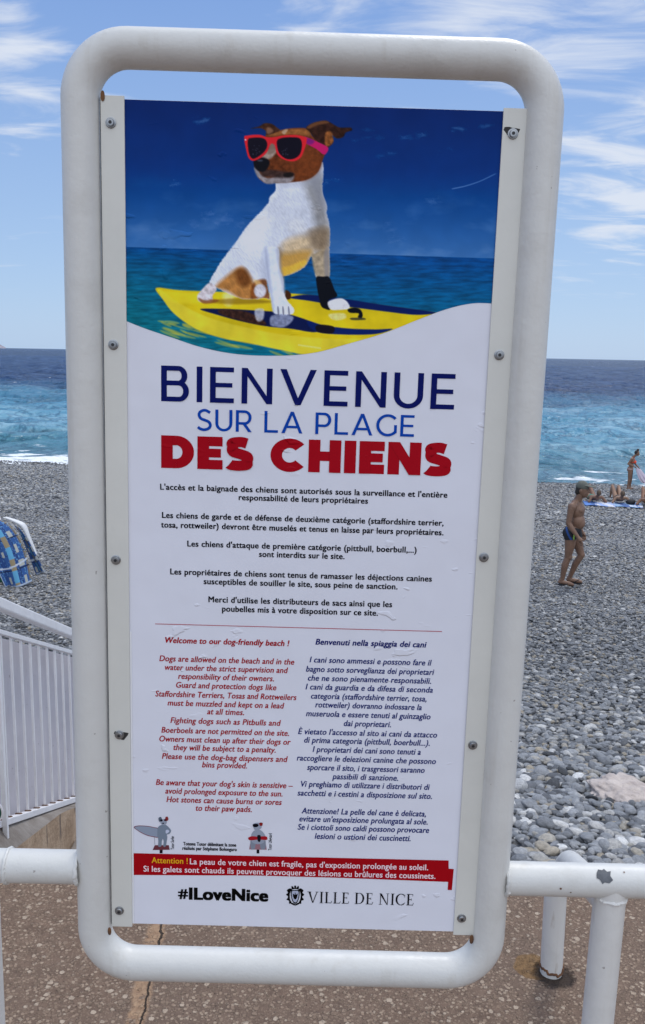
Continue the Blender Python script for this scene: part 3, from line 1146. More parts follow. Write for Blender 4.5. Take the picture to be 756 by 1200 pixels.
def glossy(name, c=None, attr=None, rough=0.30, spec=0.14):
    g = G(name)
    ob_ = g.tc.outputs['Object']
    if attr:
        a_ = g.t.nodes.new('ShaderNodeAttribute')
        a_.attribute_name = attr
        cc = a_.outputs['Color']
    else:
        cc = tuple(c)
    # laminated paper: soft buckles, sparse small bubbles
    buck = g.noise(g.mapping(ob_, (1, 1, 0.7)), 5.0, 3, 0.5)
    bub = g.rng(g.noise(g.mapping(ob_, (1, 1, 1.9)), 26, 2, 0.5, 0.4), 0.64, 0.72)
    area = g.rng(g.noise(ob_, 4.0, 2), 0.50, 0.62)
    crs = g.rng(g.noise(g.mapping(ob_, (9, 9, 30), (0, 0.5, 0)), 1.0, 3, 0.6), 0.66, 0.70)
    b = g.bump(buck, 0.010)
    b = g.bump(g.math('MULTIPLY', bub, area), 0.0012, normal=b)
    b = g.bump(g.math('MULTIPLY', crs, area), 0.0006, normal=b)
    return g.out(Base_Color=cc, Roughness=rough, Specular_IOR_Level=spec, Normal=b)


PK = 0.62                                              # print colour = colour seen in the shade / light on it


def ink(r_, g_, b_):
    return tuple(np.clip(lin((r_, g_, b_)) / PK * 0.9 - 0.004, 0.003, 0.9))


M_PAPER = glossy('poster_paper', (0.73, 0.735, 0.80))
zt_p, zb_p = uv(350, 122.6, PY)[1], uv(345, 1087.0, PY)[1]
q = MB()
q.box(-SW / 2 + 0.006, SW / 2 - 0.006, PY, PY + 0.004, zb_p, zt_p)
poster = q.build('poster', M_PAPER, sign, bevel=0.0005)
q = MB()
q.box(-SW / 2 + STW + 0.0002, -SW / 2 + STW + 0.0030, PY - 0.0011, PY - 0.0003, zb_p + 0.002, uv(150, 740, PY)[1])
q.build('loose_edge', mat('curled_paper_edge', (0.80, 0.80, 0.82), 0.5), poster)


def wave_y(px):
    xs_ = [140, 150, 170, 200, 233, 276, 300, 318, 345, 370, 405, 451, 494, 518, 542, 558, 575, 600]
    ys_ = [372.5, 377, 384.8, 395, 406, 414.7, 416.5, 416.8, 416, 413, 403.7, 390, 373, 364, 357.4, 355.2, 355.5, 357]
    k = np.clip(np.searchsorted(xs_, px) - 1, 0, len(xs_) - 2)
    xs_, ys_ = np.array(xs_, float), np.array(ys_)
    mt = np.gradient(ys_, xs_)
    h = xs_[k + 1] - xs_[k]
    t = (px - xs_[k]) / h
    return ((2 * t ** 3 - 3 * t ** 2 + 1) * ys_[k] + (t ** 3 - 2 * t ** 2 + t) * h * mt[k] + (-2 * t ** 3 + 3 * t ** 2) * ys_[k + 1] + (t ** 3 - t ** 2) * h * mt[k + 1])


# printed picture: colours computed on a fine mesh
GC, GR = 620, 420
U = np.linspace(-SW / 2 + STW - 0.004, SW / 2 - STW + 0.004, GC)
zedge = np.empty(GC)
for i, u_ in enumerate(U):
    z_ = uv(370, 380)[1]
    for _ in range(4):
        px_, py_ = to_px(np.array([u_]), np.array([z_]), PY)
        z_ = uv(px_[0], float(wave_y(px_)[0]), PY)[1]
    zedge[i] = z_
T = np.linspace(0, 1, GR)[:, None]
ZZ = (zt_p - 0.0004) * (1 - T) + zedge[None] * T
UU = np.repeat(U[None], GR, 0)
PX, PYY = to_px(UU.ravel(), ZZ.ravel(), PY)


def crop(x0, y0, s, pts):
    return [(x0 + a / s, y0 + b / s) for a, b in pts]


def smooth_poly(pts, n=6):
    p = np.array(pts, float)
    m = len(p)
    out = []
    for i in range(m):
        a, b, c_, d = p[i - 1], p[i], p[(i + 1) % m], p[(i + 2) % m]
        for k in range(n):
            t = k / n
            out.append(0.5 * ((2 * b) + (c_ - a) * t + (2 * a - 5 * b + 4 * c_ - d) * t * t + (3 * b - a - 3 * c_ + d) * t ** 3))
    return np.array(out)


def mask(pts, soft=0.7, smooth=True, jag=0.0):
    p = smooth_poly(pts) if smooth else np.array(pts, float)
    lo, hi = p.min(0) - 4 * soft - 2, p.max(0) + 4 * soft + 2
    idx = np.nonzero((PX > lo[0]) & (PX < hi[0]) & (PYY > lo[1]) & (PYY < hi[1]))[0]
    x_, y_ = PX[idx], PYY[idx]
    if jag:
        x_ = x_ + jag * fbm(x_ * 0.35, y_ * 0.35, 3)
        y_ = y_ + jag * fbm(x_ * 0.35 + 50, y_ * 0.35, 3)
    ins = np.zeros(len(idx), bool)
    dm = np.full(len(idx), 1e9)
    m = len(p)
    for i in range(m):
        (ax, ay), (bx, by) = p[i], p[(i + 1) % m]
        if ay != by:
            cnd = ((ay > y_) != (by > y_)) & (x_ < (bx - ax) * (y_ - ay) / (by - ay) + ax)
            ins ^= cnd
        dx, dy = bx - ax, by - ay
        l2 = dx * dx + dy * dy + 1e-9
        t = np.clip(((x_ - ax) * dx + (y_ - ay) * dy) / l2, 0, 1)
        dm = np.minimum(dm, np.hypot(x_ - ax - t * dx, y_ - ay - t * dy))
    sd__ = np.where(ins, dm, -dm)
    return idx, np.clip(0.5 + sd__ / (2 * soft), 0, 1)


C = np.zeros((len(PX), 3))


CLIP = [None]


def blend(im, c_, op=1.0):
    idx, a = im
    if CLIP[0] is not None:
        a = a * CLIP[0][idx]
    a = (a * op)[:, None]
    c_ = np.asarray(c_, float)
    C[idx] = C[idx] * (1 - a) + c_ * a


def fill(pts, c_, soft=0.7, op=1.0, tex=0.0, tsc=0.25, smooth=True, jag=0.0, aniso=(1, 1)):
    im = mask(pts, soft, smooth, jag)
    c_ = np.asarray(c_, float)
    if tex:
        n_ = fbm(PX[im[0]] * tsc * aniso[0] * 0.6, PYY[im[0]] * tsc * aniso[1] * 0.6, 3)
        c_ = np.clip(c_[None] * (1 + tex * n_[:, None]), 0, 255)
    blend(im, c_, op)


def ell(cx_, cy_, rx, ry, n=14, rot=0):
    return [(cx_ + rx * math.cos(a) * math.cos(rot) - ry * math.sin(a) * math.sin(rot), cy_ + rx * math.cos(a) * math.sin(rot) + ry * math.sin(a) * math.cos(rot)) for a in np.linspace(0, 2 * math.pi, n + 1)[:-1]]


hy = 289.5 + (PX - 150) * 0.0312                       # printed horizon
t = np.clip((PYY - 113) / (hy - 113), 0, 1)[:, None]
skyc = np.array([2, 35, 88]) * (1 - t) + np.array([5, 60, 128]) * t
low = np.clip((t - 0.45) / 0.55, 0, 1) ** 1.4
skyc = skyc * (1 - 0.8 * low) + np.array([66, 110, 160]) * 0.8 * low
cl_ = np.clip(fbm(PX * 0.018, PYY * 0.035, 4) * 1.6 - 0.1, 0, 1)[:, None] * np.clip((t - 0.5) / 0.4, 0, 1) * 0.35
skyc = skyc * (1 - cl_) + np.array([110, 140, 180]) * cl_
s = np.clip((PYY - hy) / (400 - hy), 0, 1)[:, None]
lf = np.clip((330 - PX) / 200, 0, 1)[:, None]
seac = np.array([8, 62, 118]) * (1 - s) + np.array([14, 96, 120]) * s
seac = seac * (1 - lf * s ** 0.6 * 0.8) + np.array([18, 100, 104]) * lf * s ** 0.6 * 0.8
seac = seac * (1 + 0.30 * fbm(PX * 0.045, PYY * 0.28, 4))[:, None]
isea = np.clip((PYY - hy + 0.5), 0, 1)[:, None]
C[:] = skyc * (1 - isea) + seac * isea
b1 = lambda p: crop(270, 130, 4.725, p)
b2 = lambda p: crop(225, 180, 3.78, p)
b3 = lambda p: crop(170, 320, 3.78, p)
b4 = lambda p: crop(360, 320, 3.287, p)
# yellow reflections in the water
for k in range(46):
    xx, yy = random.uniform(190, 360), 0
    f_ = (xx - 190) / 170
    yy = 376 + f_ * 30 + random.uniform(-2, 16)
    fill(ell(xx, yy, random.uniform(4, 15), random.uniform(0.6, 1.8), 10, random.uniform(0.1, 0.45)), (170, 165, 62), 0.8, 0.55)
# board
board = [(183, 337.5), (210, 340), (260, 342), (320, 343), (361, 345.5), (400, 351), (451, 358), (509, 366), (540, 372), (520, 384), (470, 396), (420, 409), (380, 418), (330, 410), (290, 401.5), (262, 396.5), (230, 385.5), (205, 368), (192, 352)]
fill(board, (196, 172, 26), 0.8, tex=0.10, tsc=0.05)
fill([(185, 338.5), (196, 345), (215, 358), (245, 372), (290, 384), (340, 393), (400, 397), (455, 394), (470, 396), (420, 409), (380, 418), (330, 410), (290, 401.5), (262, 396.5), (230, 385.5), (205, 368), (192, 352)], (208, 190, 52), 1.0, 0.8, 0.10, 0.06)
fill(b3([(60, 72), (130, 82), (240, 90), (250, 130), (160, 135), (110, 120)]), (214, 196, 40), 2.0, 0.6)
fill([(361, 345.3), (405, 350.5), (451, 357.5), (510, 366), (488, 369), (455, 365.5), (420, 361), (395, 358), (362, 352.5), (340, 349)], (10, 28, 78), 0.7)
fill(b3([(245, 160), (330, 158), (480, 165), (620, 178), (756, 225), (756, 262), (640, 246), (540, 236), (420, 212), (320, 185)]), (16, 24, 62), 0.7)
fill([(360, 376), (381, 381.5), (410, 385), (440, 386), (460, 385.5), (440, 391.5), (400, 392), (370, 388.5)], (12, 30, 84), 0.7)
fill(b3([(330, 162), (440, 168), (520, 205), (530, 232), (420, 210), (340, 185)]), (58, 34, 22), 1.2, 0.85, 0.5, 0.4)
fill(b3([(488, 162), (525, 160), (525, 200), (505, 215), (490, 200)]), (180, 182, 190), 1.1, 0.8, 0.2, 0.3)
fill(b3([(560, 190), (610, 182), (655, 192), (650, 215), (620, 238), (585, 240), (555, 228)]), (140, 146, 168), 1.1, 0.8, 0.25, 0.35)
fill(b4([(38, 200), (100, 205), (98, 232), (40, 226)]), (24, 18, 22), 0.7, 0.9)
fill(b3([(350, 92), (385, 85), (395, 110), (375, 145), (350, 130)]), (235, 226, 150), 3.0, 0.75)
fill(b4([(85, 158), (140, 155), (150, 172), (120, 182), (92, 176)]), (205, 200, 150), 1.0, 0.7, 0.15, 0.4)
for k in range(16):                                    # small white lettering on the rail of the board
    fill(ell(350 + k * 1.7, 404.3 + 0.25 * k, 0.6, 1.0, 6), (225, 215, 150), 0.5, 0.7)
# far hind foot, tail shade on the board
fill(b2([(415, 605), (438, 620), (434, 645), (405, 640)]), (60, 34, 20), 0.8)
fill(b2([(90, 650), (210, 640), (330, 650), (350, 660), (200, 668), (100, 662)]), (120, 92, 24), 1.4, 0.7)
# body
body = b2([(378, 135), (375, 165), (330, 230), (250, 315), (200, 385), (150, 450), (110, 510), (78, 575), (120, 600), (210, 640), (265, 645), (320, 640), (345, 640), (335, 560), (400, 545), (450, 530), (500, 500), (530, 455), (545, 500), (553, 550), (606, 550), (608, 450), (610, 330), (595, 260), (576, 180), (578, 40), (500, 100), (440, 120)])
fill(body, (198, 202, 212), 0.8, tex=0.06, tsc=0.12, jag=0.8)
bm_ = np.zeros(len(PX))
_i, _a = mask(body, 0.8, jag=0.8)
bm_[_i] = _a
neck = b1([(256, 385), (330, 380), (390, 376), (438, 362), (480, 330), (508, 285), (503, 340), (500, 400), (512, 460), (530, 560), (400, 640), (300, 620), (215, 500), (250, 440)])
fill(neck, (198, 202, 212), 0.8, tex=0.06, tsc=0.12)
_i, _a = mask(neck, 0.8)
bm_[_i] = np.maximum(bm_[_i], _a)
CLIP[0] = bm_
fill(b2([(330, 250), (430, 180), (520, 190), (560, 280), (520, 350), (420, 390), (350, 420), (300, 380)]), (178, 182, 192), 7.0, 0.55, 0.05, 0.2)
fill(b2([(500, 110), (580, 100), (584, 190), (600, 260), (612, 340), (600, 430), (560, 430), (545, 330), (530, 230), (505, 170)]), (118, 116, 114), 5.5, 0.8, 0.2, 0.15)
fill(b2([(250, 330), (320, 260), (350, 300), (300, 420), (240, 470), (200, 440)]), (214, 216, 222), 6.0, 0.7)
fill(b2([(210, 390), (260, 440), (250, 500), (200, 500), (150, 530), (120, 560), (160, 470)]), (182, 186, 196), 5.0, 0.5)
fill(b2([(385, 435), (430, 385), (520, 350), (600, 335), (606, 400), (600, 440), (540, 445), (500, 495), (450, 525), (402, 543), (388, 500)]), (150, 122, 84), 6.5, 0.72, 0.15, 0.2)
fill(b2([(400, 400), (440, 375), (500, 370), (520, 400), (470, 430), (420, 440)]), (200, 176, 138), 3.5, 0.6, 0.2, 0.3)
fill(b2([(520, 340), (600, 335), (604, 400), (570, 420), (530, 400)]), (112, 96, 78), 4.0, 0.7, 0.15, 0.3)
fill(b2([(390, 455), (440, 440), (500, 430), (530, 440), (500, 497), (450, 527), (402, 545)]), (176, 130, 52), 4.0, 0.8)
fill(b2([(392, 510), (440, 495), (500, 470), (505, 492), (450, 527), (402, 545)]), (210, 166, 58), 1.6, 0.85)
fill(b2([(430, 300), (480, 290), (505, 335), (470, 355), (430, 340)]), (206, 206, 206), 3.5, 0.45, 0.08, 0.2)
fill(b2([(320, 440), (300, 500), (310, 560), (340, 600), (360, 480)]), (168, 174, 190), 4.0, 0.6)
fill(b2([(105, 592), (150, 545), (205, 505), (235, 510), (268, 560), (285, 600), (268, 645), (215, 645), (160, 612)]), (160, 104, 48), 3.0, 0.95, 0.2, 0.2)
fill(b2([(195, 520), (235, 512), (262, 560), (240, 590), (205, 575)]), (92, 50, 22), 3.0, 0.8, 0.2, 0.3)
fill(b2([(270, 575), (330, 560), (345, 640), (300, 640), (262, 645)]), (112, 60, 26), 1.5, 0.9, 0.4, 0.25)
fill(b2([(275, 560), (300, 565), (310, 585), (290, 592)]), (215, 178, 110), 1.5, 0.7)
fill(b2(ell(302, 608, 27, 30)), (188, 184, 190), 1.2, 1.0, 0.15, 0.3)
CLIP[0] = None
fill(b2([(80, 572), (110, 600), (92, 628), (90, 655), (55, 660), (28, 652), (25, 628), (45, 602)]), (190, 180, 182), 0.9, 1.0, 0.25, 0.3)
fill(b2([(28, 640), (60, 650), (92, 645), (120, 650), (95, 662), (50, 664)]), (120, 70, 34), 1.0, 0.8)
# short fur: faint streaks that follow the slope of the back
_u = (PX * 0.55 + PYY * 0.83)
_w = (PX * 0.83 - PYY * 0.55)
fur = fbm(_u * 0.16, _w * 0.55, 3) * 0.085
C = C * (1 + (fur * bm_)[:, None])
# gap of shade between chest and near leg
fill(b2([(384, 420), (398, 440), (396, 500), (408, 555), (398, 552), (386, 505)]), (120, 96, 66), 2.0, 0.7)
CLIP[0] = None
# front legs
fill(b2([(318, 430), (380, 420), (386, 500), (405, 560), (408, 610), (422, 650), (450, 685), (449, 708), (420, 714), (385, 712), (362, 705), (353, 660), (345, 620), (330, 540)]), (204, 210, 222), 0.8, 1.0, 0.10, 0.2, jag=0.5)
fill(b2([(318, 430), (336, 425), (346, 540), (360, 640), (364, 700), (358, 690), (345, 620), (330, 540)]), (150, 156, 176), 2.0, 0.75)
fill(b2([(372, 430), (386, 425), (392, 500), (408, 560), (412, 620), (400, 600), (388, 540)]), (158, 160, 172), 1.6, 0.7)
for a_ in (378, 400, 425):
    fill(b2([(a_, 680), (a_ + 6, 680), (a_ + 9, 712), (a_ + 2, 712)]), (90, 88, 100), 0.5, 0.7)
fill(b2([(530, 455), (545, 442), (600, 430), (607, 550), (553, 550)]), (150, 132, 104), 1.2, 0.9, 0.3, 0.25)
fill(b2([(585, 440), (606, 430), (606, 550), (590, 550)]), (128, 122, 120), 1.4, 0.8)
fill(b2([(551, 548), (580, 545), (608, 548), (630, 600), (643, 632), (605, 650), (612, 690), (590, 688), (572, 675), (563, 640), (555, 600)]), (18, 20, 26), 0.7)
fill(b2([(602, 660), (630, 645), (665, 642), (690, 660), (697, 685), (660, 692), (615, 690)]), (212, 210, 212), 0.8, 1.0, 0.15, 0.3)
fill(b2([(690, 690), (720, 682), (745, 690), (756, 710), (752, 728), (735, 725), (738, 708), (700, 705)]), (14, 18, 24), 0.7)
fill(b2([(705, 728), (760, 728), (765, 736), (710, 737)]), (26, 30, 40), 0.9, 0.8)
# neck and head
CLIP[0] = bm_
fill(b1([(262, 392), (330, 390), (390, 384), (440, 370), (482, 338), (500, 300), (495, 370), (430, 410), (340, 418), (275, 415)]), (150, 152, 162), 4.0, 0.6)
fill(b1([(440, 400), (480, 340), (508, 285), (512, 400), (530, 520), (500, 540), (470, 470)]), (122, 124, 132), 5.0, 0.6)
CLIP[0] = None
fill(b1([(195, 135), (220, 125), (300, 102), (370, 94), (430, 100), (455, 140), (510, 190), (530, 220), (512, 270), (500, 310), (480, 345), (440, 375), (390, 390), (330, 396), (260, 398), (200, 400), (160, 375), (145, 345), (132, 300), (140, 268), (190, 240), (200, 180)]), (92, 46, 24), 0.8, tex=0.35, tsc=0.28)
fill(b1([(215, 128), (300, 106), (380, 100), (430, 106), (440, 140), (330, 132), (230, 142)]), (140, 88, 46), 1.6, 0.85, 0.3, 0.3)
fill(b1([(400, 240), (470, 230), (500, 290), (470, 350), (400, 380), (360, 340)]), (108, 54, 26), 4.0, 0.7, 0.25, 0.3)
fill(b1([(150, 260), (215, 215), (250, 210), (258, 222), (225, 262), (190, 268)]), (150, 134, 122), 1.2, 0.95, 0.2, 0.3)
fill(b1([(132, 315), (142, 350), (165, 378), (205, 404), (262, 399), (330, 396), (352, 362), (300, 350), (215, 372), (170, 350), (150, 320)]), (132, 126, 128), 1.2, 0.95, 0.3, 0.3)
fill(b1([(170, 335), (220, 325), (300, 335), (350, 345), (345, 365), (290, 372), (230, 368), (180, 362)]), (52, 38, 36), 1.6, 0.9, 0.4, 0.4)
fill(b1([(130, 272), (160, 256), (200, 264), (218, 285), (205, 320), (180, 338), (150, 330), (132, 305)]), (20, 20, 25), 1.0)
fill(b1(ell(165, 275, 14, 5)), (70, 76, 90), 1.0, 0.8)
fill(b1([(295, 350), (330, 340), (352, 350), (335, 366), (300, 366)]), (24, 20, 20), 1.0, 0.9)
fill(b1([(285, 118), (300, 104), (318, 104), (300, 130)]), (190, 172, 150), 0.8, 0.6)
# ears
fill(b1([(115, 98), (160, 85), (190, 68), (230, 72), (258, 92), (275, 108), (240, 124), (200, 134), (196, 112), (165, 96)]), (62, 36, 26), 0.7, tex=0.4, tsc=0.3)
fill(b1([(205, 92), (225, 96), (238, 112), (215, 128), (200, 120)]), (128, 92, 70), 1.2, 0.8)
fill(b1([(420, 92), (460, 66), (520, 53), (550, 62), (600, 90), (640, 92), (668, 93), (673, 108), (640, 120), (625, 145), (590, 153), (560, 132), (572, 168), (555, 192), (530, 208), (512, 188), (470, 160), (445, 122)]), (48, 28, 22), 0.7, tex=0.4, tsc=0.3)
fill(b1([(525, 130), (542, 112), (562, 122), (570, 168), (548, 192), (526, 194)]), (136, 80, 40), 1.2, 0.9, 0.4, 0.4)
fill(b1([(425, 90), (462, 66), (520, 55), (545, 66), (480, 80), (440, 98)]), (108, 68, 42), 1.0, 0.8)
# sunglasses
fill(b1([(410, 145), (432, 150), (490, 175), (542, 205), (520, 242), (478, 212), (418, 178)]), (176, 28, 88), 0.6)
fill(b1([(430, 152), (465, 168), (445, 186), (418, 176)]), (88, 28, 110), 1.2, 0.7)
fill(b1([(77, 148), (98, 136), (160, 132), (206, 146), (250, 144), (300, 135), (370, 134), (418, 148), (422, 172), (408, 220), (388, 260), (350, 279), (300, 271), (264, 246), (248, 210), (240, 188), (222, 190), (205, 226), (180, 252), (132, 276), (104, 264), (90, 225)]), (196, 34, 42), 0.6)
fill(b1([(222, 186), (242, 186), (250, 215), (240, 232), (208, 238)]), (122, 104, 92), 0.9, 0.9)
fill(b1([(97, 162), (118, 149), (172, 149), (198, 164), (204, 195), (185, 230), (140, 262), (116, 260), (101, 225)]), (22, 20, 30), 0.6)
fill(b1([(258, 167), (288, 149), (350, 146), (385, 153), (397, 185), (388, 235), (360, 262), (320, 268), (287, 252), (265, 222)]), (20, 18, 28), 0.6)
for k in range(26):
    fill(b1(ell(*random.choice(((random.uniform(120, 165), random.uniform(190, 245)), (random.uniform(285, 330), random.uniform(200, 245)))), 2.5, 2.2, 6)), (60, 62, 76), 0.5, 0.7)
fill(b1(ell(84, 160, 4, 4, 8)), (220, 190, 190), 0.5)
# pale glints on bubbles, creases and scuffs of the laminate, painted into the print
C = C * (1 + 0.05 * fbm(PX * 0.03, PYY * 0.03, 3))[:, None]
for cx_, cy_, w_, h_, op in ((236, 141, 9, 3.6, .35), (205, 215, 6, 2, .35), (432, 163, 20, 2.4, .22), (487, 160, 22, 2.4, .30), (538, 152, 8, 3, .4), (522, 177, 8, 2.2, .35), (452, 182, 12, 1.6, .28), (570, 148, 9, 1.5, .35),
                             (388, 213, 9, 1.8, .4), (508, 236, 14, 3, .25), (457, 268, 8, 7, .22), (466, 280, 10, 2.2, .35), (243, 253, 7, 5, .32), (262, 258, 12, 6, .30), (228, 262, 6, 5, .25), (282, 262, 7, 4, .25), (430, 152, 6, 1, .3)):
    im = mask(ell(cx_, cy_, w_, h_, 12, -0.15), 1.6, jag=5.0)
    tx = np.clip(0.4 + 1.5 * fbm(PX[im[0]] * 0.07, PYY[im[0]] * 0.16, 2), 0, 1)
    blend((im[0], im[1] * tx), (96, 124, 172), op * 1.2)
pts = [(531, 220.5), (545, 217.5), (562, 212), (579, 204), (579.5, 204.8), (562, 213.2), (545, 218.8), (531, 221.7)]
fill(pts, (100, 130, 180), 0.5, 0.6)
alb = np.clip(lin(np.clip(C, 0, 255)) / PK * 0.94 - 0.004, 0.003, 0.9)
ca = np.concatenate([alb, np.ones((len(alb), 1))], 1)
ph = grid_mesh('printed_photo', UU, np.full_like(UU, PY - 0.0003), ZZ, glossy('photo_print', attr='print', rough=0.30, spec=0.05), None, {'print': ('FLOAT_COLOR', ca)})
ph.parent = poster
tag(ph, 'printed photo of a dog in red sunglasses sitting on a yellow surfboard')


# --- lettering
def mpp(px, py):                                       # metres per photo pixel, down the sign, at a pixel
    return uv(px, py - 0.5, PY)[1] - uv(px, py + 0.5, PY)[1]


_fc = bpy.data.curves.new('probe', 'FONT')
_fc.body = 'H'
_fo = link(bpy.data.objects.new('probe', _fc))
bpy.context.view_layer.update()
CAPH = _fo.dimensions.y
bpy.data.objects.remove(_fo)

TEXT_MATS = {}


def text_mat(rgb):
    if rgb not in TEXT_MATS:
        TEXT_MATS[rgb] = glossy('ink_%d_%d_%d' % rgb, ink(*rgb), rough=0.36, spec=0.06)
    return TEXT_MATS[rgb]


def lines(name, rows, rgb, cap, bold=0.012, shear=0.0, parent=None, label=None, yoff=-0.0004, heavy=0.0):
    """rows: (text, left px, right px, baseline px at left) -> one mesh on the poster"""
    obs = []
    for r_ in rows:
        c_ = bpy.data.curves.new('line', 'FONT')
        c_.body = r_[0]
        c_.size = 1.0
        c_.offset = bold
        c_.shear = shear
        c_.resolution_u = 3
        c_.space_character = 1.05 if heavy > 0.02 else 1.03
        obs.append(link(bpy.data.objects.new('line', c_)))
    bpy.context.view_layer.update()
    dg = bpy.context.evaluated_depsgraph_get()
    V, F = [], []
    for r_, ob_ in zip(rows, obs):
        me_ = bpy.data.meshes.new_from_object(ob_.evaluated_get(dg))
        p = np.array([v_.co[:2] for v_ in me_.vertices])
        a, b_ = uv(r_[1], r_[3], PY), uv(r_[2], r_[3] + 0.027 * (r_[2] - r_[1]), PY)
        sx_ = (b_[0] - a[0]) / (p[:, 0].max() - p[:, 0].min())
        sz_ = (r_[4] if len(r_) > 4 else cap) * mpp(r_[1], r_[3]) / CAPH
        base = len(V)
        # heavier type: the same outlines struck several times with tiny shifts, each pass a hair nearer
        for pi_, (ox, oz) in enumerate(((0, 0), (-1, 0.5), (1, -0.5), (-1, -0.5), (1, 0.5)) if heavy else ((0, 0),)):
            base = len(V)
            for q_ in p:
                V.append((a[0] + (q_[0] - p[:, 0].min()) * sx_ + ox * heavy * sz_, PY + yoff - 0.00004 * pi_, a[1] + q_[1] * sz_ + oz * heavy * sz_))
            F += [tuple(base + i for i in f.vertices) for f in me_.polygons]
        bpy.data.meshes.remove(me_)
    for ob_ in obs:
        cd = ob_.data
        bpy.data.objects.remove(ob_)
        bpy.data.curves.remove(cd)
    q = MB()
    q.v, q.f, q.mi = V, F, [0] * len(F)
    me_ = bpy.data.meshes.new(name)
    me_.from_pydata(V, [], F)
    me_.materials.append(text_mat(rgb))
    o = link(bpy.data.objects.new(name, me_), parent or poster)
    if label:
        o['label'] = label
    return o


# drawn letters: strokes in cap-height units, each stroke a hair above the last so that none share a plane
def arc_band(cx_, cy_, ro, ri, a0, a1, n=18):
    out = []
    for k in range(n):
        t0, t1 = R_(a0 + (a1 - a0) * k / n), R_(a0 + (a1 - a0) * (k + 1) / n)
        out.append([(cx_ + ro[0] * math.cos(t0), cy_ + ro[1] * math.sin(t0)), (cx_ + ro[0] * math.cos(t1), cy_ + ro[1] * math.sin(t1)),
                    (cx_ + ri[0] * math.cos(t1), cy_ + ri[1] * math.sin(t1)), (cx_ + ri[0] * math.cos(t0), cy_ + ri[1] * math.sin(t0))])
    return out


def rect(x0, y0, x1, y1):
    return [[(x0, y0), (x1, y0), (x1, y1), (x0, y1)]]


def stroke_poly(pts, w):
    p = smooth_open(pts)
    out = []
    L_, R2 = [], []
    for i in range(len(p)):
        d = p[min(i + 1, len(p) - 1)] - p[max(i - 1, 0)]
        d = d / (np.linalg.norm(d) + 1e-9)
        n_ = np.array([-d[1], d[0]]) * w / 2
        L_.append(p[i] + n_)
        R2.append(p[i] - n_)
    for i in range(len(p) - 1):
        out.append([tuple(L_[i]), tuple(L_[i + 1]), tuple(R2[i + 1]), tuple(R2[i])])
    return out


def smooth_open(pts, n=7):
    p = [np.array(a, float) for a in pts]
    p = [2 * p[0] - p[1]] + p + [2 * p[-1] - p[-2]]
    out = []
    for i in range(1, len(p) - 2):
        a, b, c_, d = p[i - 1], p[i], p[i + 1], p[i + 2]
        for k in range(n):
            t = k / n
            out.append(0.5 * ((2 * b) + (c_ - a) * t + (2 * a - 5 * b + 4 * c_ - d) * t * t + (3 * b - a - 3 * c_ + d) * t ** 3))
    out.append(p[-2])
    return np.array(out)


